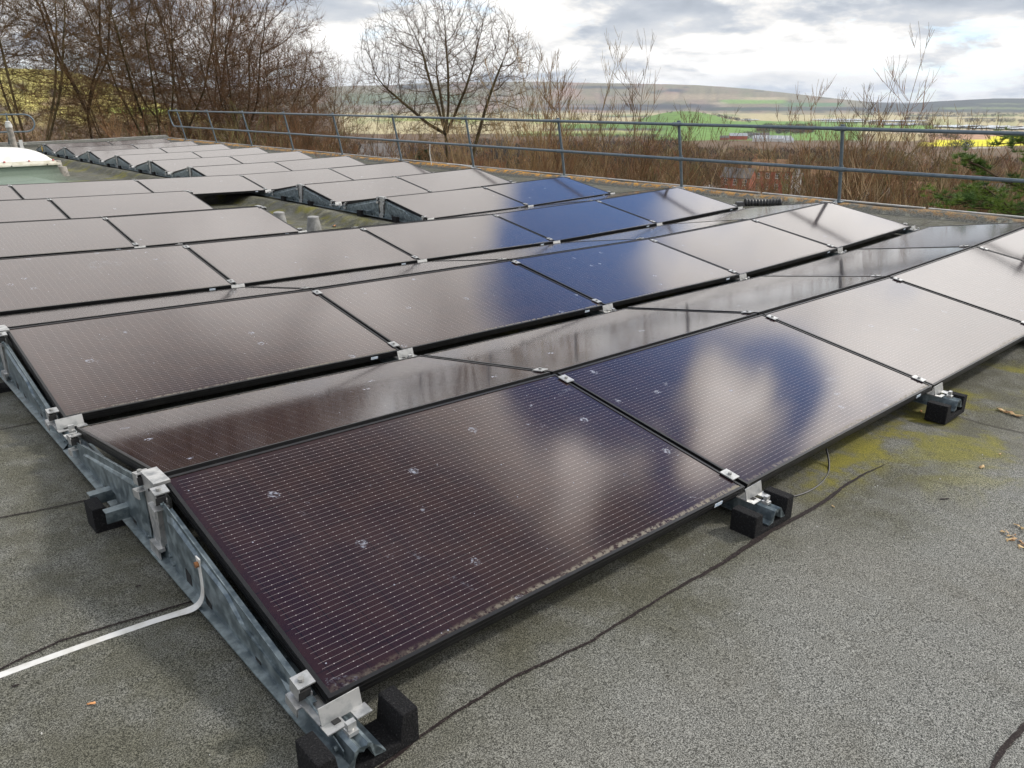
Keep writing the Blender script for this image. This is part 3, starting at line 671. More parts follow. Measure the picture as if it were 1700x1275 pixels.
for x in (-.6, 0.1, .75):
    mb = MB(); mb.tube([(x, -SY / 2 - .06, .24), (x, -SY / 2 - .07, .24)], .014, 8); mb.build('bolt', MAT['dark'], sk)

# roof vents: slotted cones
def cone(name, slots, h, r0, r1, m_, label, loc):
    mb = MB(); n = 28; 
    if slots:
        for k in range(n):
            a = 2 * math.pi * k / n; w_ = .42 * 2 * math.pi / n
            mb.add([(math.cos(a - w_) * r0, math.sin(a - w_) * r0, 0), (math.cos(a + w_) * r0, math.sin(a + w_) * r0, 0), (math.cos(a + w_) * r1, math.sin(a + w_) * r1, h), (math.cos(a - w_) * r1, math.sin(a - w_) * r1, h),
                    (math.cos(a - w_) * (r0 - .012), math.sin(a - w_) * (r0 - .012), 0), (math.cos(a + w_) * (r0 - .012), math.sin(a + w_) * (r0 - .012), 0), (math.cos(a + w_) * (r1 - .012), math.sin(a + w_) * (r1 - .012), h), (math.cos(a - w_) * (r1 - .012), math.sin(a - w_) * (r1 - .012), h)],
                   [(0, 1, 2, 3), (5, 4, 7, 6), (0, 3, 7, 4), (1, 5, 6, 2)])
        mb.tube([(0, 0, h - .012), (0, 0, h + .008), (0, 0, h + .016)], [r1 + .004, r1 + .004, r1 - .01], 28); mb.tube([(0, 0, .0), (0, 0, .01)], r0 + .008, 28)
        mb.tube([(0, 0, 0), (0, 0, h - .02)], [r0 - .03, r1 - .02], 16, mi=1)
    else:
        mb.tube([(0, 0, -.02), (0, 0, h * .97), (0, 0, h)], [r0, r1, r1 - .012], 24)
    o = mb.build(name, [m_, MAT['dark']], smooth=not slots); o.location = loc; tag(o, label, 'roof vent', 'vents standing in the roof gutter'); return o
g = lambda x, y: (x, y, float(rz_(np.array(x), np.array(y))))
cone('roof_vent', True, .19, .105, .068, MAT['vent'], 'slotted grey cone vent standing clear in the mossy gutter gap', gp(522, 386))
cone('roof_vent', True, .19, .105, .068, MAT['vent'], 'slotted grey cone vent half hidden behind the fourth row panel', g(4.08, 8.45))
cone('roof_vent', False, .21, .125, .085, MAT['pipe'], 'plain weathered cone vent behind, beside the skylight corner', gp(97, 281))
cone('roof_vent', False, .20, .125, .085, MAT['pipe'], 'plain weathered cone vent in front, nearest the skylight corner', gp(106, 292))
mb = MB(); pp = empty('vent_pipe', (4.72, 27.0, -.15)); tag(pp, 'leaning weathered soil pipe with pale cap by the short rail', 'pipe')
mb.tube([(0, 0, 0), (-.05, 0, .78)], .085, 20); mb.build('pipe', MAT['pipe'], pp, smooth=True)
mb = MB(); mb.tube([(-.05, 0, .76), (-.053, 0, .86)], .095, 20)
for k in range(10):
    a = k * .628; mb.tube([(-.053 + .07 * math.cos(a), .07 * math.sin(a), .85), (-.055 + .05 * math.cos(a), .05 * math.sin(a), .93)], .012, 6)
mb.tube([(-.055, 0, .92), (-.056, 0, .945)], [.07, .03], 16); mb.build('cowl', MAT['strap'], pp, smooth=True)

# black ribbed plastic duct lying by the kerb
dk = empty('ribbed_duct', (9.74, 4.72, -.06)); dk.rotation_euler = (0, 0, R_(-42)); tag(dk, 'short black ribbed plastic duct lying against the kerb behind second row', 'duct')
mb = MB(); pts = []; rr = []
for k in range(60): pts.append((-.26 + k * .0088, 0, .05)); rr.append(.072 + .010 * math.sin(k * 1.25) + (0 if 3 < k < 56 else .012))
rr = [q * .8 for q in rr]; mb.tube(pts, rr, 20); mb.build('duct_body', MAT['cable'], dk, smooth=True)
mb = MB(); mb.box((-.33, 0, .035), (.13, .14, .07), taper=.8); mb.build('duct_end', MAT['cable'], dk, bevel=.01)
# warning sticker on the farthest frame
o = MB().box((0, 0, 0), (.004, .13, .13), rx=.78).build('warning_sticker', MAT['warn']); o.location = (3 * LP - .095, 11 * PITCHY + 1.22, st_z(3) + .15)
mt = [q for q in sc.objects if q.name.startswith('mounting_frame') and not q.parent and abs(q.location.x - 3 * LP) < .1 and abs(q.location.y - 11 * PITCHY) < .2]
if mt: o.parent = mt[0]; o.location = (-.032, 1.22, .15)

# leaves, grit and the blocked outlet
def leaf(px, py, s, m_, label, seed, name='dry_leaf'):
    rnd = random.Random(seed); p = gp(px, py); mb = MB(); n = 14; pts = []
    for k in range(n):
        a = 2 * math.pi * k / n; r = s * (.5 + .5 * abs(math.cos(a * 1.0)) ** 1.5) * rnd.uniform(.65, 1.1); pts.append((r * math.cos(a), r * .6 * math.sin(a), rnd.uniform(.002, .3) * s))
    mb.add([(0, 0, .12 * s)] + pts, [(0, k + 1, (k + 1) % n + 1) for k in range(n)]); o = mb.build(name, m_, smooth=True)
    so = o.modifiers.new('t', 'SOLIDIFY'); so.thickness = .0012
    o.location = (p[0], p[1], p[2] + .004); o.rotation_euler = (0, 0, rnd.uniform(0, 6)); tag(o, label, 'leaf')
leaf(152, 1170, .012, MAT['leaf2'], 'small orange dry leaf lying left of the near frame', 1)
leaf(1683, 690, .045, MAT['leafd'], 'curled tan leaf at the right edge of the roof', 2)
leaf(1665, 684, .04, MAT['leafd'], 'flatter tan leaf just left of the curled leaf', 3)
leaf(1630, 777, .022, MAT['leafd'], 'narrow brown leaf on yellowed felt near right edge', 4)
leaf(1383, 842, .009, MAT['leafd'], 'tiny tan leaf beside the thick dark roof seam', 5)
leaf(1529, 684, .014, MAT['leaf2'], 'small brown leaf in the moss by the rubber cradle', 6)
leaf(555, 376, .07, MAT['leaf2'], 'orange leaf lying right of the slotted gutter vent', 7)
leaf(535, 384, .05, MAT['leafd'], 'brown leaf at the foot of the slotted gutter vent', 8)
leaf(1660, 755, .010, MAT['leafd'], 'tiny pale leaf scrap on the yellowed felt', 10)
rnd = random.Random(5); mb = MB()
for k in range(60):
    a = rnd.uniform(0, 6.28); r = .12 * rnd.random() ** .5; x, y = HOLE[0] + r * math.cos(a), HOLE[1] + r * .7 * math.sin(a); s = rnd.uniform(.008, .02)
    z = float(rz_(np.array(x), np.array(y))) + .006; q = [Vector((rnd.uniform(-s, s), rnd.uniform(-s, s), rnd.uniform(0, s * .8))) for _ in range(4)]
    mb.add([(x + v.x, y + v.y, z + v.z) for v in q], [(0, 1, 2), (0, 2, 3), (0, 3, 1), (1, 3, 2)])
tag(mb.build('leaf_litter', MAT['leafd']), 'dark leaf litter caught in the roof dip at right edge', kind='stuff')
mb = MB(); n = 22; vs_ = [(HOLE[0], HOLE[1], float(rz_(np.array(HOLE[0]), np.array(HOLE[1]))) + .008)]
for k in range(n):
    a = 2 * math.pi * k / n; r = .055 * rnd.uniform(.75, 1.2); x, y = HOLE[0] + r * math.cos(a), HOLE[1] + r * .8 * math.sin(a); vs_.append((x, y, float(rz_(np.array(x), np.array(y))) + .012))
mb.add(vs_, [(0, k + 1, (k + 1) % n + 1) for k in range(n)]); tag(mb.build('roof_drain', MAT['dark']), 'black mouth of the blocked roof outlet at right edge', 'drain')
rnd = random.Random(9); mb = MB()
for k in range(90):
    x, y = rnd.uniform(-.6, 3.6), rnd.uniform(-1.2, .9); s = rnd.uniform(.0015, .004); z = float(rz_(np.array(x), np.array(y))) + .002
    mb.box((x, y, z), (s * 1.5, s, s), rz=rnd.uniform(0, 3), taper=.7)
tag(mb.build('loose_grit', MAT['strap']), 'pale grit specks on the felt', kind='stuff')

# ------------------------------------------------------------------ land, hills, fields
def cproj(x, y, z):
    F_ = np.array(fw); R__ = np.array(rt); U_ = np.array(up)
    dx, dy, dz = x - CAM[0], y - CAM[1], z - CAM[2]
    c = dx * F_[0] + dy * F_[1] + dz * F_[2]; a = dx * R__[0] + dy * R__[1]; b = dx * U_[0] + dy * U_[1] + dz * U_[2]
    c = np.where(c > 1, c, 1); return 850 + FPX * a / c, 637.5 - FPX * b / c
BD = np.array([0, 25, 45, 80, 200, 350, 600, 1000, 1500, 20000]); BZ = np.array([-8.5, -8.5, -9.5, -13, -24, -35, -50, -60, -62, -62])
azp = np.array([px_az(x) for x in (-600, -100, 0, 60, 100, 140, 180, 220, 260, 300, 340, 380, 420)])
LH = np.array([90, 108, 112, 114, 116, 122, 136, 150, 168, 182, 195, 205, 215])      # near hill on the left: sight line heights
azr = np.array([px_az(x) for x in (-400, 0, 300, 480, 590, 640, 700, 750, 820, 900, 1000, 1100, 1150, 1200, 1250, 1300, 1350, 1400, 1440, 1480, 1550, 1620, 1700, 2200)])
RH = np.array([150, 148, 150, 148, 142.5, 142, 139, 137, 136.5, 136, 138.5, 140, 141.5, 144.5, 148.5, 154, 159.5, 165, 169, 172, 174, 175, 175, 174])
azs = np.array([px_az(x) for x in (1300, 1380, 1440, 1500, 1545, 1600, 1650, 1700, 2200)]); SH = np.array([182, 179, 176, 173.5, 169, 166, 163.5, 163.5, 160])
HOR = 165.47
def vnoise(x, y, s=1, seed=0, oct_=4):
    t = np.zeros_like(x); a = 1; tot = 0
    for k in range(oct_):
        r = np.random.default_rng(seed * 17 + k); ph = r.uniform(0, 6.28, 6); an = r.uniform(0, 3.14, 6)
        for j in range(6): t += a * np.sin((x * np.cos(an[j]) + y * np.sin(an[j])) * s * 2 ** k * (1 + .3 * j / 6) + ph[j]) / 6 * 1.5
        tot += a; a *= .55
    return t / tot
def smooth(a, b, v): k = np.clip((v - a) / (b - a), 0, 1); return k * k * (3 - 2 * k)
def land(az, d):
    z = np.interp(d, BD, BZ)
    x = CAM[0] + d * np.sin(np.radians(az)); y = CAM[1] + d * np.cos(np.radians(az))
    z = z + vnoise(x, y, .004, 1) * 3 * smooth(150, 900, d) * (1 - smooth(1300, 2200, d))
    cosd = np.cos(np.radians(az) - YAW) / math.cos(PITCH) * math.cos(PITCH)
    def H(yp, dist): return CAM[2] + (HOR - yp) / FPX * dist * np.cos(np.radians(az) - YAW) * .885
    # left hill, crest 1100 m away
    lh = H(np.interp(az, azp, LH), 1100.); k = smooth(430, 1100, d) * (1 - .8 * smooth(1150, 2300, d))
    lw = np.where(az < azp[-1], 1., 0.) * smooth(px_az(430), px_az(330), az)
    z = z + np.maximum(lh - (-60), 0) * k * lw
    # green knoll
    ka = px_az(1135, 190); kd = ((az - ka) / 3.0) ** 2 + ((d - 2300) / 420) ** 2; z = z + 33 * np.exp(-kd ** 1.2)
    # far downs
    rh = H(np.interp(az, azr, RH), 6800.); k = smooth(4300, 6800, d) * (1 - .5 * smooth(7000, 10000, d))
    coombe = 1 + (.16 * vnoise(az * 30, d * .01, .12, 3) + .10 * vnoise(az * 60, d * .004, .2, 6)) * np.sin(np.clip((d - 4300) / 2500, 0, 1) * 3.14)
    z = z + np.maximum(rh + 62, 0) * np.minimum(k * coombe, np.maximum(k, .999 * (d > 6700)))
    sh = H(np.interp(az, azs, SH), 6000.); k = smooth(3800, 6000, d) * (1 - .8 * smooth(6200, 8500, d)); z = np.maximum(z, -62 + np.maximum(sh + 62, 0) * k)
    return z
def mixc(a, b, k): return a + (np.array(b) - a) * k[..., None]
def paint(az, d, z):
    x = CAM[0] + d * np.sin(np.radians(az)); y = CAM[1] + d * np.cos(np.radians(az)); px, py = cproj(x, y, z)
    c = np.zeros(az.shape + (3,)); c[:] = (.125, .078, .042)
    n1_ = vnoise(x, y, .02, 5); n2_ = vnoise(az * 40, np.log(d) * 40, .8, 8); n3_ = vnoise(px, py * 5, .045, 12, 4); n4 = vnoise(px, py, .12, 15, 4)
    c = mixc(c, (.10, .085, .04), smooth(.1, .6, n1_) * .7)
    def band(y0, y1, soft=.8, x0=-1e4, x1=1e4, sx=12, wob=1.2):
        yy_ = py + n4 * wob; xx_ = px + n3_ * 10; return smooth(y0 - soft, y0 + soft, yy_) * (1 - smooth(y1 - soft, y1 + soft, yy_)) * smooth(x0 - sx, x0 + sx, xx_) * (1 - smooth(x1 - sx, x1 + sx, xx_))
    # flats: straw marsh with olive strips and dark hedges
    c = mixc(c, (.42, .36, .20), band(182, 222, .8, 560, 3000)); c = mixc(c, (.20, .23, .09), band(190, 194, .8, 560, 3000) * smooth(-.1, .3, n3_)); c = mixc(c, (.30, .32, .12), band(196, 206, 1, 560, 1000) * smooth(-.2, .4, n3_))
    c = mixc(c, (.30, .30, .13), band(198, 216, 1, 1340, 3000) * smooth(-.2, .3, n4) * .8)
    c = mixc(c, (.38, .30, .24), band(214, 224, 1, 1480, 3000) * .6)
    for (a, b, x0, x1) in ((186.5, 187.6, 1420, 1700), (191.5, 193.2, 1500, 1620), (199, 200.4, 1440, 1540), (196, 197.5, 1590, 1700), (188.8, 190, 1300, 1500), (203.5, 205, 1180, 1330), (193, 194.6, 1000, 1180), (199.5, 201, 620, 900), (189.5, 190.6, 700, 1000), (206.5, 208, 1520, 1560)):
        c = mixc(c, (.055, .055, .05), band(a, b, .5, x0, x1, 12, .8) * smooth(-.45, .1, n3_))
    # green fields
    c = mixc(c, (.13, .24, .045), band(201, 233, .7, 1080, 1430, 10)); c = mixc(c, (.10, .20, .03), band(206, 214, .7, 930, 1200, 10)); c = mixc(c, (.14, .26, .035), band(208, 214, .7, 1400, 1550, 10))
    kk = ((az - px_az(1135, 190)) / 3.3) ** 2 + ((d - 2300) / 460) ** 2; c = mixc(c, (.13, .23, .045), (1 - smooth(.75, 1.15, kk + .15 * n4))); c = mixc(c, (.06, .08, .035), band(222, 226, 1, 930, 1100, 20)); c = mixc(c, (.17, .24, .045), band(218, 226, 1, 860, 1090, 30) * .7)
    c = mixc(c, (.28, .33, .07), band(197, 201, 1, 640, 830, 20)); c = mixc(c, (.06, .06, .04), band(213, 217, 1, 900, 1100, 20))
    # bare earth, rape field
    c = mixc(c, (.40, .24, .15), band(222, 238, 1, 1540, 1655, 8)); c = mixc(c, (.33, .27, .13), band(222, 234, 1, 1450, 1540, 12)); c = mixc(c, (.66, .60, .02), band(232, 242, .6, 1552, 1648, 10) + band(226, 242, .6, 1640, 2600, 6)); c = mixc(c, (.66, .60, .02), band(236.5, 243, .6, 1530, 1660, 10))
    # flood water lies as its own sheets; sandy track
    c = mixc(c, (.5, .47, .40), band(244.5, 246, .5, 1610, 1660, 8))
    # downs
    hill = smooth(3900, 4600, d); g_ = np.stack([.185 + 0 * az, .165 + 0 * az, .105 + 0 * az], -1); g_ = mixc(g_, (.22, .17, .13), smooth(0., .5, n4)); g_ = mixc(g_, (.12, .15, .08), smooth(.2, .6, n3_) * .6)
    c = c * (1 - hill[..., None]) + g_ * hill[..., None]
    def hb(*a, **k): return band(*a, **k) * hill
    nh = vnoise(px, py * 3.2, .035, 41, 5); c = mixc(c, (.29, .19, .15), smooth(.05, .45, nh) * hill * .8); c = mixc(c, (.075, .08, .06), smooth(.30, .5, vnoise(px + 300, py * 4.5, .06, 43, 4)) * hill * .8); c = mixc(c, (.30, .24, .16), hb(156, 166, 2, 1060, 1240, 40) * .8); c = mixc(c, (.17, .28, .07), hb(165.5, 172, 1, 1196, 1302, 8)); c = mixc(c, (.36, .30, .19), hb(161.5, 166, 1, 1236, 1300, 20)); c = mixc(c, (.09, .17, .08), hb(170.5, 177, 1, 1300, 1400, 12)); c = mixc(c, (.36, .30, .22), hb(169, 178, 1, 1180, 1206, 10) * .7)
    c = mixc(c, (.045, .05, .06), hb(173, 183, 1.5, 900, 1195, 25) * smooth(-.6, .0, n3_)); c = mixc(c, (.05, .055, .06), hb(178, 184, 1, 1150, 1480, 20)); c = mixc(c, (.055, .09, .055), hb(180, 182, .6, 1180, 1380, 20)); c = mixc(c, (.05, .055, .07), hb(148, 153, 1.5, 1108, 1136, 8)); c = mixc(c, (.05, .055, .06), hb(153, 159, 1.2, 1112, 1160, 12) * smooth(-.1, .4, n3_))
    c = mixc(c, (.05, .055, .06), hb(142.5, 147, 1, 880, 1060, 20) * smooth(-.7, -.1, n3_)); c = mixc(c, (.05, .055, .06), hb(141, 148, 1.5, 660, 840, 20) * smooth(-.3, .2, n3_)); c = mixc(c, (.10, .15, .075), hb(155, 175, 2, 560, 800, 30) * .7)
    c = mixc(c, (.28, .20, .15), hb(160, 166, 1.5, 780, 1050, 30) * .6); c = mixc(c, (.26, .20, .16), hb(174, 178, 1, 600, 1000, 40) * .7); c = mixc(c, (.04, .05, .05), hb(168, 171, 1, 560, 760, 30) * smooth(-.4, .2, n3_))
    # right wooded ridge with a green strip
    rr_ = band(150, 186, 1, 1440, 3000, 30) * smooth(3700, 4000, d); c = mixc(c, (.05, .062, .065), rr_); c = mixc(c, (.16, .20, .10), band(178, 181.5, .7, 1560, 1700, 15)); c = mixc(c, (.10, .11, .09), band(176, 186, .7, 1600, 1700, 30) * smooth(.0, .5, n4) * .8)
    c = mixc(c, (.17, .21, .12), band(171, 173.5, .6, 1630, 1700, 20) * .7)
    # left hill, grass and gorse with the sunlight put into their colour
    lw = smooth(px_az(520), px_az(400), az) * smooth(420, 620, d) * (1 - smooth(1900, 2400, d))
    lc = np.stack([.56 + 0 * az, .49 + 0 * az, .15 + 0 * az], -1); lc = mixc(lc, (.30, .27, .09), smooth(-.2, .3, n4) * .8); lc = mixc(lc, (.16, .11, .07), smooth(175, 215, py + 14 * n4)); lc = mixc(lc, (.45, .33, .20), smooth(150, 170, py) * (1 - smooth(185, 200, py)) * smooth(-.1, .4, n3_) * .9); lc = mixc(lc, (.13, .10, .07), smooth(.3, .5, n4) * smooth(125, 150, py)); lc = mixc(lc, (.26, .34, .05), band(178, 190, 1, 180, 290, 30))
    c = c * (1 - lw[..., None]) + lc * lw[..., None]
    return np.clip(c, 0, 1)
az = np.concatenate([np.arange(-176, -4, 8.), np.arange(-4, 84, .13), np.arange(84, 180, 8.), [184.]])
dd = np.concatenate([[6.], np.geomspace(14, 220, 34), 63.4 * FPX / np.arange(350, 0, -.8)[np.arange(350, 0, -.8) > 13.6] * .98])
dd = np.unique(np.concatenate([dd, np.arange(3900, 7600, 60.), np.geomspace(7600, 16000, 12), np.arange(450, 1250, 16.)])); dd = dd[np.concatenate([[True], np.diff(dd) > 1.2])]
A, Dd = np.meshgrid(az, dd, indexing='ij'); Z = land(A, Dd)
# drop the land below the building itself
X = CAM[0] + Dd * np.sin(np.radians(A)); Y = CAM[1] + Dd * np.cos(np.radians(A))
Cc = paint(A, Dd, Z); n, m_ = A.shape
i = np.arange(n - 1)[:, None] * m_ + np.arange(m_ - 1)[None]
Fg = np.stack([i, i + 1, i + m_ + 1, i + m_], -1).reshape(-1, 4)
gm, t, b = mat('land', (.1, .1, .1), .95, 0, .15)
at_ = t.nodes.new('ShaderNodeAttribute'); at_.attribute_name = 'tint'; p = GEO(t)
f = NOI(t, p, .05, 5, .7); hv = t.nodes.new('ShaderNodeHueSaturation'); L(t, SS(t, f, .3, .7, .72, 1.28), hv.inputs['Value']); L(t, at_.outputs['Color'], hv.inputs['Color']); L(t, hv.outputs[0], b.inputs['Base Color'])
me = arr_mesh('ground', np.stack([X, Y, Z], -1).reshape(-1, 3), Fg, gm, Cc.reshape(-1, 3), smooth=True)
o = bpy.data.objects.new('ground', me); COL.objects.link(o); tag(o, 'farmland, marsh and downs seen from the roof', kind='structure')
# flood water on the marsh
wm, t, b = mat('flood_water', (.35, .37, .40), .12, 0, .9)
L(t, MIX(t, SS(t, NOI(t, GEO(t), .02, 4), .4, .6), (.33, .36, .40), (.42, .44, .47)), b.inputs['Base Color'])
def water(x0, x1, y0, y1, seed):
    P = []; rnd = random.Random(seed); n = 26
    for s_ in (0, 1):
        for k in range(n):
            u = k / (n - 1); xx_ = x0 + (x1 - x0) * (u if s_ == 0 else 1 - u); e = math.sin(math.pi * u) ** .5
            yy_ = (y0 + y1) / 2 + (y1 - y0) / 2 * (1 if s_ == 0 else -1) * e * rnd.uniform(.4, 1.15)
            d_ = px_dir(xx_, yy_); tt = (-61.3 - CAM[2]) / d_[2]; p_ = CAM + d_ * tt; P.append((p_[0], p_[1], -58.9 + .3 * 0))
    mb = MB(); mb.add(P, [tuple(range(len(P)))]); return mb.build('water', wm)
for k, q in enumerate([(1345, 1440, 198, 200.5), (1440, 1545, 200.3, 202.6), (1455, 1540, 205.5, 208.6), (1548, 1640, 208.5, 213.0), (1590, 1700, 209.5, 214.5), (1640, 1760, 211, 216), (1225, 1262, 198.5, 200.5), (1360, 1450, 201.5, 203.5), (1600, 1615, 242.5, 244.0)]):
    tag(water(*q, k), 'pale flood water lying on the marsh', kind='structure')
def px_on_land(px, d):
    a = px_az(px, 200); return a, CAM[0] + d * math.sin(R_(a)), CAM[1] + d * math.cos(R_(a)), float(land(np.array(a), np.array(float(d))))

# ------------------------------------------------------------------ branches
def tubes(polys, sides=3):
    VV, FF = [], []; base = 0
    by = {}
    for P, Rr in polys: by.setdefault(len(P), []).append((P, Rr))
    ang = np.arange(sides) * 2 * np.pi / sides
    for n, lst in by.items():
        P = np.array([q[0] for q in lst], float); Rr = np.array([q[1] for q in lst], float)   # (k,n,3),(k,n)
        Tn = np.gradient(P, axis=1); Tn /= np.linalg.norm(Tn, axis=2, keepdims=True) + 1e-9
        ref = np.where(np.abs(Tn[:, :1, 2:]) > .9, np.array([[[1., 0, 0]]]), np.array([[[0, 0, 1.]]])); ref = np.broadcast_to(ref, P.shape)
        U_ = np.cross(Tn, ref); U_ /= np.linalg.norm(U_, axis=2, keepdims=True) + 1e-9; W_ = np.cross(Tn, U_)
        V = P[:, :, None, :] + Rr[:, :, None, None] * (U_[:, :, None, :] * np.cos(ang)[None, None, :, None] + W_[:, :, None, :] * np.sin(ang)[None, None, :, None])
        k = len(lst); V = V.reshape(-1, 3); a = np.arange(k)[:, None, None] * n * sides + np.arange(n - 1)[None, :, None] * sides; s0 = np.arange(sides)[None, None, :]; s1 = (s0 + 1) % sides
        F_ = np.stack([a + s0, a + s1, a + sides + s1, a + sides + s0], -1).reshape(-1, 4) + base
        VV.append(V); FF.append(F_); base += len(V)
    return np.concatenate(VV), np.concatenate(FF)
def bark(name, a, b_, scale=3):
    m, t, b = mat(name, a, .9, 0, .2); oi = t.nodes.new('ShaderNodeObjectInfo'); n = NOI(t, OBJ(t), scale, 4, .6)
    c = MIX(t, SS(t, n, .38, .62), a, b_); h = t.nodes.new('ShaderNodeHueSaturation'); L(t, c, h.inputs['Color']); L(t, SS(t, oi.outputs['Random'], 0, 1, .75, 1.25), h.inputs['Value']); L(t, h.outputs[0], b.inputs['Base Color']); return m
BK_T = bark('bark_olive', (0.108, 0.086, 0.040), (0.058, 0.045, 0.024)); BK_W = bark('twig_brown', (0.174, 0.103, 0.043), (0.099, 0.062, 0.029)); BK_R = bark('twig_red', (0.189, 0.100, 0.049), (0.113, 0.067, 0.034)); BK_P = bark('bark_pale', (.28, .23, .17), (.15, .12, .085)); BK_Y = bark('twig_tan', (.24,.165,.08), (.13,.09,.045)); BK_D = bark('bark_dark', (0.072, 0.054, 0.030), (0.043, 0.033, 0.022))
BK_T2 = bark('bark_brown', (0.108, 0.072, 0.040), (0.058, 0.040, 0.024))
def colonise(seed, stems, pts, step, di, dk, maxit=90, trop=(0, 0, .12), jit=.18):
    rnd = np.random.default_rng(seed); N_ = []; par = []
    for s_ in stems:
        s_ = [np.array(q, float) for q in s_]; last = -1
        for a, b in zip(s_[:-1], s_[1:]):
            k = max(1, int(np.linalg.norm(b - a) / step))
            for j in range(k):
                if last == -1 and N_ and np.linalg.norm(N_[0] - a) < .01 and j == 0: last = 0; continue
                N_.append(a + (b - a) * j / k); par.append(last); last = len(N_) - 1
        N_.append(s_[-1]); par.append(last)
    trop = np.array(trop); att = pts.copy(); stuck = 0
    for it in range(maxit):
        kd = kdtree.KDTree(len(N_))
        for i_, q in enumerate(N_): kd.insert(q, i_)
        kd.balance(); pull = {}; keep = np.ones(len(att), bool)
        for j, a in enumerate(att):
            co, idx, ds = kd.find(a)
            if ds < dk: keep[j] = False
            elif ds < di: pull.setdefault(idx, []).append(j)
        if not pull: break
        new = 0
        for idx, js in pull.items():
            v = att[js] - N_[idx]; v = (v / np.linalg.norm(v, axis=1, keepdims=True)).sum(0); v = v / (np.linalg.norm(v) + 1e-9)
            pd = N_[idx] - N_[par[idx]] if par[idx] >= 0 else np.array([0, 0, 1.]); pd = pd / (np.linalg.norm(pd) + 1e-9)
            v = v + trop + pd * .35 + rnd.normal(0, jit, 3); v /= np.linalg.norm(v) + 1e-9; q = N_[idx] + v * step
            if kd.find(q)[2] < step * .35: continue
            N_.append(q); par.append(idx); new += 1
        att = att[keep]
        if new == 0 or len(att) == 0 or len(N_) > 14000: break
    return np.array(N_), np.array(par)
def finish_tree(N_, par, rtip, expo, seed, twig=.35, twn=2, rmax=None, up_=.35):
    n = len(N_); kids = [[] for _ in range(n)]
    for i_, q in enumerate(par):
        if q >= 0: kids[q].append(i_)
    acc = np.zeros(n)
    for i_ in range(n - 1, -1, -1):
        if not kids[i_]: acc[i_] = rtip ** expo
        if par[i_] >= 0: acc[par[i_]] += acc[i_]
    rad = acc ** (1 / expo)
    if rmax: rad = np.where(rad > rmax * .5, rmax * .5 + (rad - rmax * .5) * .5 * rmax / max(rad.max() - rmax * .5, 1e-6), rad) if rad.max() > rmax else rad
    big, thin = [], []; done = set()
    order = sorted([i_ for i_ in range(n)], key=lambda q: q)
    starts = [i_ for i_ in range(n) if par[i_] < 0]
    st_ = [(s_, None) for s_ in starts]
    while st_:
        s_, p_ = st_.pop(); chain = ([p_] if p_ is not None else []) + [s_]; c = s_
        while kids[c]:
            ks = sorted(kids[c], key=lambda q: -rad[q])
            for o_ in ks[1:]: st_.append((o_, c))
            c = ks[0]; chain.append(c)
        P = N_[chain].copy(); Rr = rad[chain].copy()
        if p_ is not None: Rr[0] = Rr[1] if len(Rr) > 1 else Rr[0]
        if len(P) < 2: continue
        if len(P) > 3: P[1:-1] = .25 * P[:-2] + .5 * P[1:-1] + .25 * P[2:]
        # split long chains in pieces of equal length for the mesher; heavy wood gets more sides
        for a in range(0, len(P) - 1, 6):
            e = min(a + 7, len(P)); seg = (P[a:e], Rr[a:e])
            (big if Rr[a] > .022 else thin).append(seg)
    rnd = np.random.default_rng(seed + 99)
    ids = np.where(rad < .018)[0]
    for i_ in ids:
        for _ in range(twn):
            pd = N_[i_] - N_[par[i_]] if par[i_] >= 0 else np.array([0, 0, 1.]); pd = pd / (np.linalg.norm(pd) + 1e-9)
            v = pd + rnd.normal(0, .55, 3) + np.array([0, 0, up_]); v /= np.linalg.norm(v); l_ = twig * rnd.uniform(.4, 1.2)
            v2 = v + rnd.normal(0, .28, 3) + np.array([0, 0, .15]); v2 /= np.linalg.norm(v2); q0 = N_[i_]; q1 = q0 + v * l_ * .5; q2 = q1 + v2 * l_ * .5
            thin.append((np.array([q0, q1, q2]), np.array([min(rad[i_], rtip) * .9, rtip * .7, rtip * .35])))
    return big, thin
def make_tree(name, big, thin, mtrunk, mtwig, label, cat='tree', group=None):
    root = empty(name); V, F_ = tubes(big, 7); o1 = bpy.data.objects.new('trunk', arr_mesh('trunk', V, F_, mtrunk, smooth=True)); COL.objects.link(o1); o1.parent = root
    V, F_ = tubes(thin, 3); o2 = bpy.data.objects.new('crown', arr_mesh('crown', V, F_, mtwig)); COL.objects.link(o2); o2.parent = root
    tag(root, label, cat, group); return root
def in_ellipsoid(n, c, r, seed, shell=.0, zmin=None):
    rnd = np.random.default_rng(seed); o_ = []
    while len(o_) < n:
        q = rnd.uniform(-1, 1, 3); d_ = np.linalg.norm(q)
        if d_ > 1 or d_ < shell * rnd.random(): continue
        z = c[2] + q[2] * r[2]
        if zmin is not None and z < zmin: continue
        o_.append((c[0] + q[0] * r[0], c[1] + q[1] * r[1], z))
    return np.array(o_)
def place(o, px, d, sink=0., rz=0., s=1.):
    a, x, y, z = px_on_land(px, d); o.location = (x, y, z - sink); o.rotation_euler = (0, 0, rz); o.scale = (s, s, s); return o

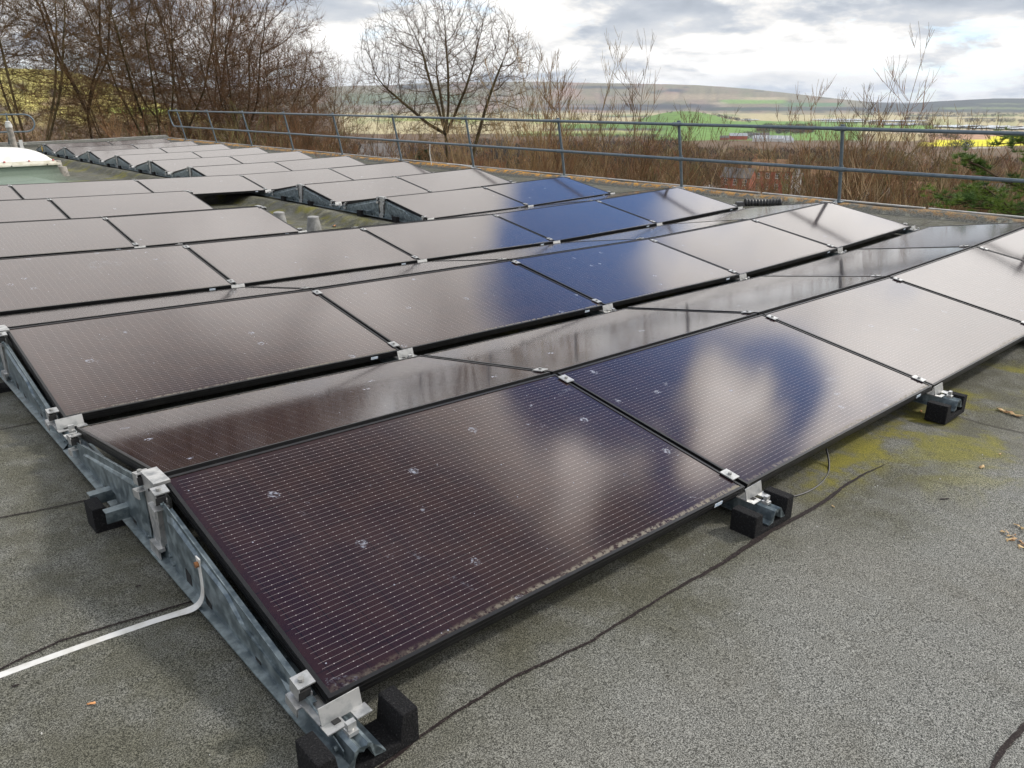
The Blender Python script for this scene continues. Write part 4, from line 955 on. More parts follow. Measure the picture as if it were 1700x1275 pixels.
# centre tree: broad fan of rising limbs, 25 m off; local z=0 is the ground 8.6 m below the roof
Ht = 5.7
pts = np.concatenate([in_ellipsoid(5200, (0, 0, Ht + 2.15), (2.75, 2.6, 2.05), 1, .40, Ht + .2), in_ellipsoid(600, (.4, 0, Ht + .6), (2.6, 2.2, .7), 2)])
b0 = (0, 0, 0); fk = (-.05, 0, Ht + .25)
st = [[b0, (.04, 0, 2.5), (0, 0, Ht - 1), fk, (-.25, 0, Ht + 1.0), (-.5, .1, Ht + 1.8), (-.72, .2, Ht + 2.7)], [fk, (.05, .1, Ht + 1.0), (.06, .2, Ht + 2.1), (.0, .2, Ht + 3.)], [fk, (.22, -.1, Ht + .75), (.62, -.2, Ht + 1.6), (.9, -.2, Ht + 2.4)],
      [(.45, -.3, 1.5), (.5, -.28, 3), (.55, -.25, Ht - 1.2), (.85, -.2, Ht - .1), (1.15, -.1, Ht + .9), (1.4, -.05, Ht + 1.6), (1.7, 0, Ht + 2.3)], [fk, (-.55, -.2, Ht + .55), (-1.2, -.3, Ht + 1.1), (-1.8, -.3, Ht + 1.6)], [fk, (-.15, .4, Ht + 1.), (-.35, .9, Ht + 2.)]]
N_, par = colonise(11, st, pts, .13, 1.3, .17, 110, (0, 0, .30), .16)
big, thin = finish_tree(N_, par, .0036, 2.1, 1, .24, 2, rmax=.26)
ct = make_tree('bare_tree', big, thin, BK_T, BK_T2, 'large bare fan shaped tree standing alone behind the middle of the railing'); place(ct, 742, 38, .0, -YAW, 1.52)

# big bare trees at the left
def big_tree(seed, stems, cz, rad3, npts, label, mt, mw, group='bare trees beyond the far end of the roof'):
    p_ = in_ellipsoid(npts, (0, 0, cz), rad3, seed, .35, 3.2)
    N_, par = colonise(seed, stems, p_, .28, 2.4, .40, 75, (0, 0, .34), .16)
    big, thin = finish_tree(N_, par, .0055, 2.25, seed, .62, 4, rmax=.25)
    return make_tree('bare_tree', big, thin, mt, mw, label, 'tree', group)
def multi(seed, k, spread, h0, h1, single=0):
    rnd = random.Random(seed); S = []; root = (0, 0, single)
    for j in range(k):
        a = 2 * math.pi * j / k + rnd.uniform(-.4, .4); s_ = spread * rnd.uniform(.6, 1.2)
        P = [(0, 0, 0)] if j == 0 else []
        P += [root, (math.cos(a) * s_ * .3, math.sin(a) * s_ * .3, single + (h0 - single) * .5), (math.cos(a) * s_ * .75, math.sin(a) * s_ * .75, h0), (math.cos(a) * s_, math.sin(a) * s_, h1)]; S.append(P)
    return S
tA = big_tree(21, multi(1, 4, 1.6, 11, 13, 8.6), 13.2, (4.6, 4.6, 5.8), 2900, 'upright bare tree with a straight trunk second from left edge', BK_T2, BK_W)
tB = big_tree(22, multi(2, 6, 2.9, 9.5, 12, 4.5), 11.8, (5.4, 5.4, 6.2), 3200, 'many stemmed bare tree at the left edge behind the vent pipe', BK_T, BK_W)
tC = big_tree(23, multi(3, 7, 2.5, 9, 11.5, 5.5), 11.0, (5.6, 5.0, 5.2), 3900, 'widest dense bare tree behind the far end of the long railing', BK_D, BK_R)
place(tA, 147, 56, 0, .4, 1.3); place(tB, 40, 54, 0, 1.1, 1.3); place(tC, 388, 60, 0, 2.0, 1.36)
index_kids()
for src, px, d, s, rz, sink, lab in [(tA, -75, 58, 1.3, 2.5, 0, 'bare tree partly cut off by the left edge of view'), (tB, 262, 56, 1.32, 3.7, .0, 'leaning bare tree whose stems rise just left of the long railing end'), (tC, 318, 66, 1.45, .6, .4, 'tall dark bare tree standing behind the leaning tree left of the railing end'),
                                     (tB, 448, 68, 1.06, 5.2, .6, 'bare reddish tree at the right shoulder of the left tree mass'), (tA, 528, 62, .86, .2, .0, 'small slim bare tree at the right end of the left tree mass'), (tC, 205, 78, 1.3, 4.0, .5, 'distant bare tree between the straight trunk and the leaning stems'), (tC, 430, 55, 1.0, 1.2, .0, 'low dense bare tree directly behind the far railing posts')]:
    o = copy_tree(src); place(o, px, d, sink, rz, s); tag(o, lab)

# saplings: bundles of whips
def sapling(seed, stems, H, lean, side_n, r0, mt, mw, sub=4, curv=.5):
    rnd = np.random.default_rng(seed); big, thin = [], []
    for s_ in range(stems):
        a = rnd.uniform(0, 6.28); l_ = lean * rnd.uniform(.3, 1.2); h = H * rnd.uniform(.72, 1.0); n = 14; u = np.linspace(0, 1, n)
        P = np.stack([np.cos(a) * l_ * u ** 1.4, np.sin(a) * l_ * u ** 1.4, h * u], -1) + np.cumsum(rnd.normal(0, .035, (n, 3)), 0) * [1, 1, .2]
        rr_ = r0 * (1 - u) ** .8 * rnd.uniform(.6, 1.1) + .004
        big.append((P[:7], rr_[:7])); thin_main = (P[6:], rr_[6:]); thin.append(thin_main)
        for _ in range(side_n):
            t_ = rnd.uniform(.38, .98) ** .8; k = t_ * (n - 1); i_ = int(k); p0 = P[i_] + (P[min(i_ + 1, n - 1)] - P[i_]) * (k - i_); b_ = rnd.uniform(0, 6.28); el = rnd.uniform(.7, 1.25); ln = (1.15 - t_) * H * .26 * rnd.uniform(.5, 1.3) + .2
            v = np.array([math.cos(b_) * math.cos(el), math.sin(b_) * math.cos(el), math.sin(el)]); uu = np.linspace(0, 1, 5)[:, None]
            Q = p0 + v * uu * ln + np.array([0, 0, 1]) * (uu ** 2) * ln * .22 * curv + np.cumsum(rnd.normal(0, .018, (5, 3)), 0)
            rb = min(rr_[i_] * .55, .008); thin.append((Q, np.linspace(rb, .003, 5)))
            for _ in range(sub):
                w_ = rnd.uniform(.2, .95); q0 = p0 + v * w_ * ln; c_ = rnd.uniform(0, 6.28); e2 = rnd.uniform(.6, 1.3); l2 = ln * rnd.uniform(.15, .4)
                v2 = np.array([math.cos(c_) * math.cos(e2), math.sin(c_) * math.cos(e2), math.sin(e2)]) * .7 + v * .5; q1 = q0 + v2 * l2 * .5; q2 = q1 + (v2 + [0, 0, .2]) * l2 * .5
                thin.append((np.array([q0, q1, q2]), np.array([.0045, .0036, .002])))
    return big, thin
SP = []
for k, (st_n, H, ln, sn, r0, mt, mw, nm, sub) in enumerate([(6, 9.0, 1.6, 22, .024, BK_T, BK_W, 'bare_sapling', 6), (8, 8.6, 2.2, 20, .022, BK_Y, BK_Y, 'bare_sapling', 6), (3, 9.6, .9, 24, .019, BK_R, BK_R, 'bare_sapling', 4), (7, 8.4, 2.5, 20, .020, BK_T, BK_R, 'bare_sapling', 6), (3, 8.2, 1.8, 10, .04, BK_P, BK_Y, 'bare_sapling', 5)]):
    bg_, th_ = sapling(100 + k, st_n, H, ln, sn, r0, mt, mw, sub); SP.append(make_tree(nm, bg_, th_, mt, mw, None, 'sapling', 'bare saplings growing beyond the long railing'))
index_kids(); usedp = set(); rs = random.Random(12)
TOPS = {905: 130, 965: 150, 1000: 112, 1030: 150, 875: 160, 1070: 175, 940: 128, 1338: 192, 1400: 150, 1428: 116, 1480: 195, 1460: 175, 600: 168, 570: 150, 530: 140, 500: 150, 455: 150, 615: 185, 640: 195}
KIND = ['brown twiggy sapling', 'tan many stemmed sapling', 'slim reddish sapling', 'spreading russet sapling', 'pale stemmed sapling']
PP = [(1392, 'first'), (1127, 'second'), (932, 'third'), (777, 'fourth'), (655, 'fifth'), (558, 'sixth'), (478, 'seventh'), (412, 'eighth')]
def where(px):
    for (a, na), (b, nb_) in zip(PP[:-1], PP[1:]):
        if b <= px < a:
            f = (px - b) / (a - b); return ('close left of the %s' % na if f > .72 else 'close right of the %s' % nb_ if f < .28 else 'midway between the %s and %s' % (na, nb_)) + ' railing post'
    if px >= 1392: return 'right of the nearest railing post by %s' % ('a short gap' if px < 1470 else 'a wide gap' if px < 1600 else 'the pine')
    return 'left of the eighth railing post'
seen = {}
HS = [9.0, 8.6, 9.6, 8.4, 8.2]
spots = [(905, 13.5, 2, .93, 1), (965, 17, 0, 1.02, 1), (1000, 15, 2, .98, 1), (1030, 19, 3, 1.0, 1), (875, 20, 3, 1.0, 0), (1070, 17, 0, .93, 0), (940, 22, 1, 1.0, 0), (1338, 15, 2, .88, 1), (1400, 15.5, 2, .97, 1), (1428, 17.5, 2, 1.02, 1), (1480, 18, 0, .80, 0), (1460, 21, 3, .86, 0), (1130, 21, 1, .88, 0), (1375, 20, 1, .70, 0), (1530, 16, 1, .74, 0), (1560, 22, 3, .82, 0), (1610, 18, 0, .72, 0), (1660, 21, 1, .76, 0), (1490, 14, 4, .70, 0), (1590, 14.5, 4, .66, 0),
         (850, 17, 1, .86, 0), (815, 22, 3, .88, 0), (700, 27, 1, .80, 0), (640, 28, 3, .88, 0), (600, 30, 3, .98, 0), (570, 33, 2, 1.02, 0), (530, 31, 3, 1.0, 0), (500, 36, 0, 1.05, 0), (455, 33, 3, .98, 0), (615, 36, 0, .98, 0), (675, 34, 0, .85, 0), (790, 28, 1, .80, 0), (1105, 15, 3, .76, 0), (1150, 25, 0, .86, 0), (1420, 25, 1, .88, 0), (1500, 27, 0, .86, 0), (1640, 26, 3, .84, 0), (1015, 26, 1, 1.0, 0), (900, 27, 0, 1.0, 0), (740, 36, 3, .86, 0), (400, 37, 3, .86, 0), (350, 36, 0, .80, 0)]
for (px, d, k, s, tall) in spots:
    d += 7 if d < 16.5 else 3
    o = SP[k] if k not in usedp else copy_tree(SP[k]); usedp.add(k); gz = px_on_land(px, d)[3]; ytop = TOPS.get(px, None) or (218 + 70 * (.95 - s)); zt_ = CAM[2] + (HOR - ytop) / FPX * d * .93; s = (zt_ - gz) / (HS[k] * .93); place(o, px, d, 0, rs.uniform(0, 6.28), s)
    dist = 'near' if d < 22.5 else ('middle distance' if d < 26 else 'far')
    lab = ('tall ' if tall else '') + KIND[k] + ', ' + dist + ', ' + where(px); seen[lab] = seen.get(lab, 0) + 1
    if seen[lab] > 1: lab = lab.replace('railing post', 'post') + ', behind twin'
    tag(o, lab)
# thicket between them: nobody could count it
def merged(protos_, placements, name, m_, label, tint=False):
    VV, FF = [], []; base = 0
    for (q, x, y, z, rz, s) in placements:
        V, F_ = protos_[q]; c, s_ = math.cos(rz), math.sin(rz); W_ = np.stack([(V[:, 0] * c - V[:, 1] * s_) * s + x, (V[:, 0] * s_ + V[:, 1] * c) * s + y, V[:, 2] * s + z], -1); VV.append(W_); FF.append(F_ + base); base += len(V)
    o = bpy.data.objects.new(name, arr_mesh(name, np.concatenate(VV), np.concatenate(FF), m_)); COL.objects.link(o); tag(o, label, kind='stuff'); return o
low = []
for k in range(4):
    bg_, th_ = sapling(300 + k, (8, 6, 10, 5)[k], 7.6, (4.2, 5.5, 3, 6)[k], (15, 20, 11, 24)[k], (.02, .026, .016, .03)[k], None, None, 5, (1.3, .4, 1., .2)[k]); V1, F1 = tubes(bg_ + th_, 3); low.append((V1, F1))
tk, t, b = mat('thicket_twigs', (.1, .07, .04), .9, 0, .2); at_ = t.nodes.new('ShaderNodeAttribute'); at_.attribute_name = 'tint'
h_ = t.nodes.new('ShaderNodeHueSaturation'); L(t, at_.outputs['Color'], h_.inputs['Color']); L(t, SS(t, NOI(t, GEO(t), 1.1, 3), .3, .7, .6, 1.4), h_.inputs['Value']); L(t, h_.outputs[0], b.inputs['Base Color'])
TC = [(.20, .115, .055), (.26, .175, .09), (.17, .14, .06), (.30, .22, .13), (.22, .10, .055), (.12, .085, .05), (.12, .115, .045), (.36, .30, .22)]
def thicket(pl, label):
    VV, FF, CC = [], [], []; base = 0
    for (q, x, y, z, rz, s, tl) in pl:
        V, F_ = low[q]; c, s_ = math.cos(rz), math.sin(rz); V = V.copy(); V[:, 0] += V[:, 2] * tl[0]; V[:, 1] += V[:, 2] * tl[1]
        VV.append(np.stack([(V[:, 0] * c - V[:, 1] * s_) * s + x, (V[:, 0] * s_ + V[:, 1] * c) * s + y, V[:, 2] * s + z], -1)); FF.append(F_ + base); base += len(V); CC.append(np.tile(np.array(TC[min(7, int(rs.random() * 7.3))]) * rs.uniform(.75, 1.2), (len(V), 1)))
    o = bpy.data.objects.new('thicket', arr_mesh('thicket', np.concatenate(VV), np.concatenate(FF), tk, np.concatenate(CC))); COL.objects.link(o); tag(o, label, kind='stuff')
pl = []
for k in range(245):
    px = rs.uniform(330, 1860); d = rs.uniform(18, 44) if px > 1050 else rs.uniform(21, 50)
    a, x, y, z = px_on_land(px, d)
    if x < 12.4 and y < 32: continue
    if (1205 < px < 1350 and d < 40) or ((1190 < px < 1350 or 570 < px < 800) and rs.random() < .8): continue
    if math.sin(px * .031) + math.sin(px * .0123 + 1) > 1.15: continue
    u_ = 300 if 1200 < px < 1350 else (rs.uniform(250, 285) if px < 900 else rs.uniform(222, 292))
    pl.append((rs.randrange(4), x, y, z, rs.uniform(0, 6.28), (CAM[2] + (HOR - u_) / FPX * d - z) / 7.1, (rs.uniform(-.22, .22), rs.uniform(-.22, .22))))
thicket(pl, 'dense brown thicket of bare twigs below the railing')
pl = []
for k in range(70):
    px = rs.uniform(-260, 500); d = rs.uniform(42, 72); a, x, y, z = px_on_land(px, d); pl.append((rs.randrange(4), x, y, z, rs.uniform(0, 6.28), rs.uniform(1.15, 1.5), (rs.uniform(-.2, .2), rs.uniform(-.2, .2))))
thicket(pl, 'tangle of bare undergrowth below the left trees')

# far woodland and hedgerow trees: tufts in crown shaped volumes
def puff(seed, n, r, h, up_=.7, sz=.5):
    rnd = np.random.default_rng(seed); V = []; 
    q = rnd.normal(0, 1, (n, 3)); q /= np.linalg.norm(q, axis=1, keepdims=True); q *= rnd.uniform(.45, 1, (n, 1)) ** .5; c = q * [r, r, h * .42] + [0, 0, h * .6]
    dirs = q * .7 + rnd.normal(0, .4, (n, 3)) + [0, 0, up_]; dirs /= np.linalg.norm(dirs, axis=1, keepdims=True); sd_ = np.cross(dirs, rnd.normal(0, 1, (n, 3))); sd_ /= np.linalg.norm(sd_, axis=1, keepdims=True)
    l_ = rnd.uniform(.5, 1.2, (n, 1)) * sz; V = np.stack([c - sd_ * l_ * .22, c + sd_ * l_ * .22, c + dirs * l_ * 2.2], 1).reshape(-1, 3); F_ = np.arange(3 * n).reshape(-1, 3)
    tr_ = np.array([[-.15, 0, 0], [.15, 0, 0], [0, 0, h * .8], [0, -.15, 0], [0, .15, 0], [0, 0, h * .8]]); return np.concatenate([V, tr_]), np.concatenate([F_, [[3 * n, 3 * n + 1, 3 * n + 2], [3 * n + 3, 3 * n + 4, 3 * n + 5]]])
pf = [puff(k, 420, 3.2 + .5 * k, 8.5 + k, .9, .36) for k in range(3)]; pfar = [puff(10 + k, 90, 4.5 + k, 9 + k, .5, 1.3) for k in range(3)]
def wood(specs, protos_, name, label, seed):
    rnd = random.Random(seed); VV, FF, CC = [], [], []; base = 0
    for (x0, x1, d0, d1, cnt, s0, s1, cols, pad) in specs:
        for _ in range(cnt):
            px = rnd.uniform(x0, x1); d = math.exp(rnd.uniform(math.log(d0), math.log(d1))); a, x, y, z = px_on_land(px, d)
            V, F_ = protos_[rnd.randrange(len(protos_))]; rz = rnd.uniform(0, 6.28); s = rnd.uniform(s0, s1); c, q = math.cos(rz), math.sin(rz)
            VV.append(np.stack([(V[:, 0] * c - V[:, 1] * q) * s + x, (V[:, 0] * q + V[:, 1] * c) * s + y, V[:, 2] * s + z - .3], -1)); FF.append(F_ + base); base += len(V)
            col = np.array(rnd.choice(cols)) * (rnd.uniform(.35, 1.0) if rnd.random() < .5 else rnd.uniform(1.0, 2.0)); CC.append(np.tile(col, (len(V), 1)))
    wm_, t, b = mat(name + '_twigs', (.1, .1, .1), .95, 0, .1); at_ = t.nodes.new('ShaderNodeAttribute'); at_.attribute_name = 'tint'; L(t, at_.outputs['Color'], b.inputs['Base Color'])
    o = bpy.data.objects.new(name, arr_mesh(name, np.concatenate(VV), np.concatenate(FF), wm_, np.concatenate(CC))); COL.objects.link(o); tag(o, label, kind='stuff')
BR = [(.15, .085, .045), (.12, .075, .04), (.17, .115, .05), (.13, .11, .045), (.20, .10, .05)]
OR = [(.30, .13, .05), (.24, .10, .04), (.18, .10, .05)]; DG = [(.05, .045, .038), (.06, .05, .042), (.045, .045, .035)]; GR = [(.03, .05, .022), (.035, .06, .025)]
wood([(430, 1190, 300, 620, 420, .7, 1.15, BR, 0), (1190, 1360, 330, 620, 190, .7, 1.1, BR, 0), (1360, 1850, 300, 620, 420, .7, 1.15, BR, 0), (430, 1850, 130, 300, 150, .35, .6, BR, 0), (-200, 460, 120, 480, 330, .7, 1.1, BR + OR[2:], 0), (630, 830, 420, 640, 90, .9, 1.2, OR, 0), (1395, 1520, 300, 420, 26, .8, 1.1, OR, 0), (600, 1800, 200, 500, 24, .5, .8, GR, 0)], pf, 'woodland', 'brown leafless woodland filling the slope below', 31)
wood([(440, 1150, 560, 1150, 900, .8, 1.5, BR + DG + OR[2:], 0), (1120, 1500, 560, 930, 560, .7, 1.25, BR[:4], 0), (1500, 1800, 640, 860, 160, .7, 1., BR, 0), (1258, 1352, 1650, 2000, 150, .8, 1.35, DG + BR[:1], 0), (1232, 1262, 1400, 1600, 14, .7, 1.1, DG, 0), (880, 1100, 1150, 1250, 130, .45, .6, DG, 0), (860, 1090, 1450, 1520, 110, .4, .6, DG, 0), (1180, 1245, 2300, 2700, 60, .6, .9, DG, 0), (1500, 1545, 3000, 3100, 40, .7, 1., DG, 0), (1420, 1545, 2350, 2450, 60, .5, .9, DG, 0), (1530, 1600, 1550, 1650, 26, .5, .8, DG + BR, 0), (1590, 1618, 1180, 1260, 12, .9, 1.1, GR, 0), (1570, 1590, 1500, 1600, 5, 1.3, 1.6, OR[2:] + BR, 0), (1600, 1700, 2700, 3100, 90, .5, .9, DG, 0), (600, 1000, 2500, 3600, 150, .5, .9, DG, 0), (1420, 1800, 3600, 4200, 260, .6, 1.1, DG, 0), (1100, 1190, 2150, 2250, 10, .4, .6, DG, 0), (-100, 330, 480, 900, 200, .5, .9, BR, 0), (1530, 1600, 1050, 1250, 26, .5, .8, BR, 0)], pfar, 'woodland', 'scattered dark copses and hedgerow trees across the valley', 32)
# dark fir and the pine at the right edge
def conifer(px, d, h, label):
    rnd = np.random.default_rng(5); root = empty('fir_tree'); V, F_ = [], []; base = 0; n = 2600; u = rnd.uniform(0, 1, n) ** .7; r = (1 - u) * h * .24 * rnd.uniform(.3, 1, n) ** .5 * (1 + .25 * np.sin(u * 34)); a = rnd.uniform(0, 6.28, n)
    c = np.stack([r * np.cos(a), r * np.sin(a), h * (.15 + .85 * u) - r * .25], -1); dr = np.stack([np.cos(a), np.sin(a), -.1 + rnd.normal(0, .3, n)], -1); sd_ = np.cross(dr, rnd.normal(0, 1, (n, 3))); sd_ /= np.linalg.norm(sd_, axis=1, keepdims=True)
    V = np.stack([c - sd_ * .05, c + sd_ * .05, c + dr * .34], 1).reshape(-1, 3); nd = varied('fir_needles', (.02, .045, .018), (.05, .09, .03), 3, .8)
    o = bpy.data.objects.new('crown', arr_mesh('crown', V, np.arange(3 * n).reshape(-1, 3), nd)); COL.objects.link(o); o.parent = root
    mb = MB(); mb.tube([(0, 0, 0), (0, 0, h * .95)], [.16, .02], 8); mb.build('trunk', BK_D, root); tag(root, label, 'tree'); place(root, px, d); return root
conifer(702, 40, 8.3, 'small dark green fir showing between the lower rails')
def pine(px, d, seed, label, pts_, zc_):
    rnd = np.random.default_rng(seed); root = empty('pine_tree'); big = []; tuft = []
    H = 10.2; trunk = [(0, 0, 0), (.05, .1, 4), (-.1, 0, 7.5), (0, .1, H)]; big.append((np.array([(0, 0, 0), (.05, .1, 3), (0, .1, 6), (-.05, 0, 8.5), (0, .1, H)], float), np.array([.24, .2, .16, .1, .04])))
    for (z0, a, ln, dz) in pts_:
        u = np.linspace(0, 1, 7)[:, None]; v = np.array([math.cos(a), math.sin(a), 0]); P = np.array([0, 0, z0]) + v * u * ln + np.array([0, 0, 1]) * (u ** 1.5) * dz + np.cumsum(rnd.normal(0, .05, (7, 3)), 0); big.append((P, np.linspace(.05, .012, 7)))
        for _ in range(int(ln * 9)):
            w_ = rnd.uniform(.3, 1); k = w_ * 6; i_ = min(int(k), 5); p0 = P[i_] + (P[i_ + 1] - P[i_]) * (k - i_); b_ = a + rnd.normal(0, .9); l2 = rnd.uniform(.25, .7) * (1.2 - w_ * .5)
            p1 = p0 + np.array([math.cos(b_), math.sin(b_), rnd.uniform(-.1, .5)]) * l2; big.append((np.array([p0, (p0 + p1) / 2 + [0, 0, -.02], p1]), np.array([.012, .009, .006])))
            for _ in range(4): tuft.append(p1 + rnd.normal(0, .07, 3)); tuft.append(p0 + (p1 - p0) * rnd.uniform(.4, .9) + rnd.normal(0, .04, 3))
    n = 34; c = np.repeat(np.array(tuft), n, 0); dr = rnd.normal(0, 1, c.shape); dr[:, 2] = np.abs(dr[:, 2]) * .9 + .1; dr /= np.linalg.norm(dr, axis=1, keepdims=True); sd_ = np.cross(dr, rnd.normal(0, 1, c.shape)); sd_ /= np.linalg.norm(sd_, axis=1, keepdims=True)
    V = np.stack([c - sd_ * .005, c + sd_ * .005, c + dr * rnd.uniform(.06, .13, (len(c), 1))], 1).reshape(-1, 3); nd = varied('pine_needles', (.045, .10, .012), (.13, .20, .02), 2.2, .7, 0, .4, .6)
    o = bpy.data.objects.new('crown', arr_mesh('crown', V, np.arange(len(V)).reshape(-1, 3), nd)); COL.objects.link(o); o.parent = root
    V, F_ = tubes(big, 5); o = bpy.data.objects.new('trunk', arr_mesh('trunk', V, F_, BK_T2)); COL.objects.link(o); o.parent = root
    tag(root, label, 'tree'); place(root, px, d, .55); return root
toward = math.radians(180 - 0)   # branches reach back to the left of the view
def A_(px_az_): return math.radians(90 - px_az_)
la = A_(px_az(1700) - 90)
pine(1862, 15.5, 3, 'green pine reaching in from the right edge of view', [(8.8, la, 2.0, .75), (8.6, la + .5, 2.3, .35), (8.4, la - .4, 2.0, .55), (8.0, la + .15, 2.1, .30), (8.1, la + .3, 2.5, .1), (9.3, la + .1, 1.3, .6), (9.2, la - .6, 1.6, .5), (6.5, la - .2, 1.0, .3), (6.3, la + .3, 1.1, .1), (6.0, la, .8, .2), (8.6, la + 3, 2, .4), (7.6, la + 2, 2, .3), (9, la + 1.5, 1.5, .5), (8.6, la - 1.5, 1.6, .5)], 0)

# ------------------------------------------------------------------ houses and farm
BRK = varied('brickwork', (.34, .10, .055), (.25, .08, .05), 1.5, .9); SLT = varied('roof_slates', (.13, .12, .115), (.09, .085, .08), 1.2, .8); TIL = varied('clay_tiles', (.20, .10, .06), (.28, .17, .07), 1.1, .85); SHT = varied('roof_sheeting', (.32, .34, .36), (.22, .24, .26), .5, .6); PNK = varied('pink_render', (.50, .30, .24), (.42, .26, .2), .7, .85); WIN = varied('window_glass', (.03, .035, .04), (.06, .07, .08), 2, .15); RED = varied('red_boarding', (.42, .08, .04), (.3, .06, .04), .8, .7)
def house(px, d, wd, dp, h, rh, wall, roofm, label, yawo=0., chim=2, wins=3, fl=2, top=None, name='house', stripes=0):
    a, x, y, z = px_on_land(px, d); root = empty(name, (x, y, z)); root.rotation_euler = (0, 0, -R_(a) + yawo)
    if top is not None: root.location.z = top - (h + rh)
    mb = MB(); mb.box((0, 0, h / 2 - 2), (wd, dp, h + 4)); mb.prism([(-dp / 2, h), (dp / 2, h), (0, h + rh)], 'x', -wd / 2, wd / 2); mb.build('wall', wall, root)
    o_ = .35; mb = MB()
    for s_ in (-1, 1):
        mb.add([(-wd / 2 - o_, s_ * (dp / 2 + o_), h - o_ * rh / (dp / 2)), (wd / 2 + o_, s_ * (dp / 2 + o_), h - o_ * rh / (dp / 2)), (wd / 2 + o_, 0, h + rh + .06), (-wd / 2 - o_, 0, h + rh + .06), (-wd / 2 - o_, s_ * (dp / 2 + o_), h + .18 - o_ * rh / (dp / 2)), (wd / 2 + o_, s_ * (dp / 2 + o_), h + .18 - o_ * rh / (dp / 2)), (wd / 2 + o_, 0, h + rh + .26), (-wd / 2 - o_, 0, h + rh + .26)],
               [(0, 1, 2, 3), (4, 7, 6, 5), (0, 4, 5, 1), (1, 5, 6, 2), (0, 3, 7, 4)])
    rf = mb.build('roof', roofm, root)
    for k in range(chim):
        mb = MB(); cx_ = (-wd / 2 + .7) + k * (wd - 1.4) / max(1, chim - 1) if chim > 1 else 0; mb.box((cx_, .1, h + rh + .3), (1.1, .8, 2.4)); mb.box((cx_, .1, h + rh + 1.56), (1.3, 1., .12))
        for q in (-.25, .25): mb.tube([(cx_ + q, .1, h + rh + 1.6), (cx_ + q, .1, h + rh + 2.0)], .13, 8)
        mb.build('chimney', TIL, rf)
    for k in range(stripes):
        mb = MB(); xx_ = -wd / 2 + (k + .5) * wd / stripes; s0 = -(dp / 2) * .85; mb.add([(xx_ - .6, s0, h + rh * .15 + .24), (xx_ + .6, s0, h + rh * .15 + .24), (xx_ + .6, -.3, h + rh * (1 - .6 / dp) + .3), (xx_ - .6, -.3, h + rh * (1 - .6 / dp) + .3)], [(0, 1, 2, 3)]); mb.build('rooflight', MAT['white'], rf)
    for f_ in range(fl):
        for k in range(wins):
            xx_ = -wd / 2 + (k + .5) * wd / wins; zz_ = h / fl * (f_ + .55); mb = MB(); mb.box((xx_, -dp / 2 - .02, zz_), (1.25, .10, 1.75)); mb.box((xx_, -dp / 2 - .06, zz_ - .95), (1.5, .2, .14)); wn_ = mb.build('window', MAT['white'], root)
            mb = MB()
            for sx_ in (-.28, .28):
                for sz_ in (-.4, .4): mb.box((xx_ + sx_, -dp / 2 - .08, zz_ + sz_), (.46, .03, .7))
            mb.build('pane', WIN, wn_)
    tag(root, label, 'house' if name == 'house' else 'farm building', 'houses in the valley' if name == 'house' else 'farm buildings'); return root
house(1290, 285, 12.5, 8, 10.5, 3.2, BRK, TIL, 'red brick house with white windows and pale chimneys', .12, 3, 4, 3, top=-17.6)
house(1236, 262, 9, 7, 6, 2.5, BRK, SLT, 'lower brick house with pale slate roof beside the brick house', -.3, 1, 3, 2, top=-18.8)
house(1318, 300, 6, 8, 8, 2.6, MAT['white'], SLT, 'narrow cream house adjoining the red brick house', .7, 1, 1, 2, top=-20.5)
house(1184, 170, 6, 6, 4.6, 2.2, MAT['white'], SLT, 'small white gabled house low behind the second railing post', 1.35, 0, 1, 1, top=-15.5)
house(1106, 160, 5, 6, 4.6, 1.8, MAT['white'], SLT, 'white cottage glimpsed through twigs near second railing post', 1.2, 0, 2, 1, top=-15.2)
house(218, 160, 5, 6, 5, 2.2, MAT['white'], SLT, 'small white house glimpsed among left tree trunks', .9, 0, 1, 1, top=-5.4)
house(625, 210, 9, 7, 7, 2.5, MAT['white'], SLT, 'bright white house behind the fifth and sixth railing posts', .5, 0, 2, 2, top=-9.3)
house(588, 240, 12, 7, 6, 2.2, MAT['white'], SLT, 'long white house left of the bright white house', -.2, 1, 4, 1, top=-12.8)
house(655, 190, 9, 7, 5, 2.6, BRK, TIL, 'brown roofed house right of the bright white house', .2, 0, 2, 1, top=-14)
house(770, 170, 8, 7, 5, 2.8, MAT['white'], SLT, 'grey gabled house low behind the fan shaped tree', 1.1, 0, 1, 1, top=-13)
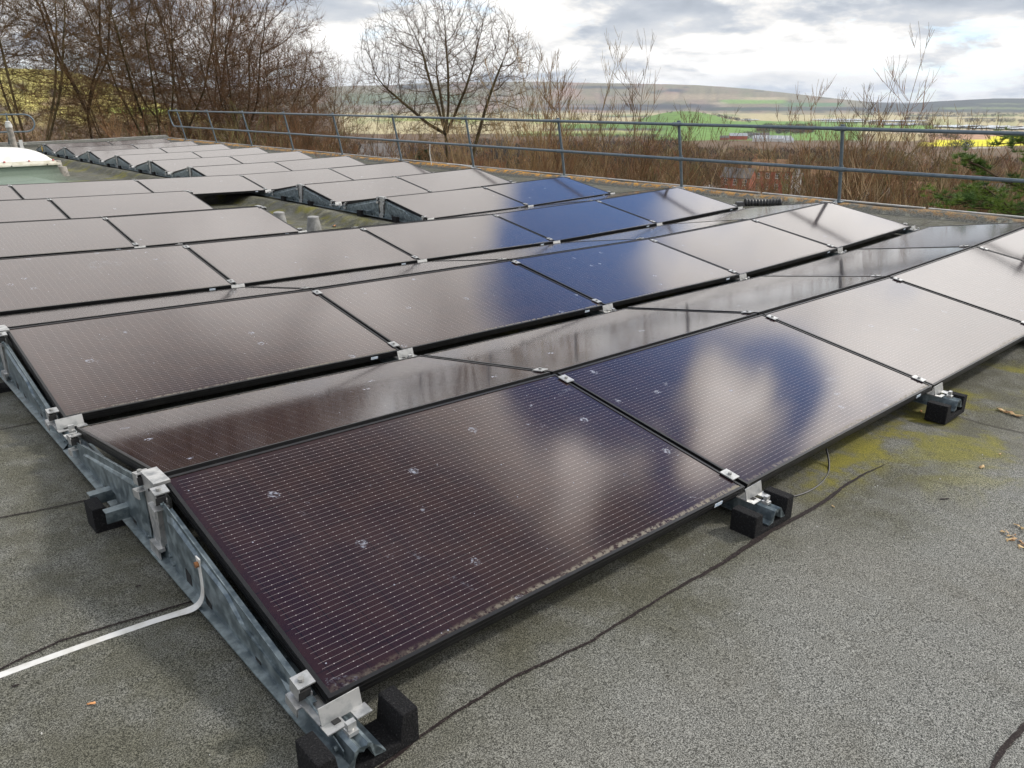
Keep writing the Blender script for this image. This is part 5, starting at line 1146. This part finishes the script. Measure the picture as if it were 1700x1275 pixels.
house(1640, 120, 9, 7, 5, 2.0, MAT['white'], SLT, 'white house behind branches at the lower right by the pine', .1, 0, 3, 1, top=-12.4)
house(1668, 210, 9, 7, 7, 2.4, PNK, SLT, 'pink rendered house behind twigs left of the pine', .4, 0, 3, 2, top=-16.5)
house(1410, 330, 22, 7, 5, 2.4, BRK, TIL, 'long low orange tiled house beyond the nearest post', .1, 2, 5, 1, top=-23.5)
house(1545, 300, 18, 7, 5, 2.2, BRK, TIL, 'orange tiled house row midway between nearest post and pine', -.2, 2, 4, 1, top=-24.5)
house(1475, 235, 6, 6, 5, 2, MAT['white'], SLT, 'tiny white gabled house deep in twigs right of nearest post', .6, 0, 1, 1, top=-21)
house(1228, 1390, 28, 16, 6, 4, RED, SHT, 'red barn with pale metal roof beyond the fields', .1, 0, 0, 0, name='farm_building')
house(1285, 1330, 56, 22, 4, 4.5, MAT['white'], SHT, 'long grey farm shed with pale rooflight stripes', -.1, 0, 0, 0, name='farm_building', stripes=7)
house(1262, 1440, 34, 16, 5, 4, MAT['white'], SLT, 'dark roofed farm shed behind the striped shed', .05, 0, 0, 0, name='farm_building')
house(1205, 1370, 14, 10, 4, 3, BRK, SLT, 'small dark farm shed left of the red barn', 0, 0, 0, 0, name='farm_building')
house(1312, 1300, 14, 14, 3, 3.5, MAT['white'], SHT, 'small pale farm shed at the right end of the striped shed', .2, 0, 0, 0, name='farm_building')
house(1335, 1800, 14, 10, 5, 3, BRK, SLT, 'low brick farmhouse in front of the dark copse', 0, 0, 0, 0, name='farm_building')
# ------------------------------------------------------------------ valley air
hz = bpy.data.materials.new('valley_air'); hz.use_nodes = True; t = hz.node_tree; t.nodes.clear()
v = t.nodes.new('ShaderNodeVolumePrincipled'); v.inputs['Density'].default_value = .000052; v.inputs['Color'].default_value = (.80, .88, 1., 1); v.inputs['Anisotropy'].default_value = .2
ou = t.nodes.new('ShaderNodeOutputMaterial'); L(t, v.outputs[0], ou.inputs['Volume'])
mb = MB(); mb.box((0, 0, 95), (34000, 34000, 350)); o = mb.build('haze', hz); tag(o, 'thin blue air over the valley', kind='stuff')
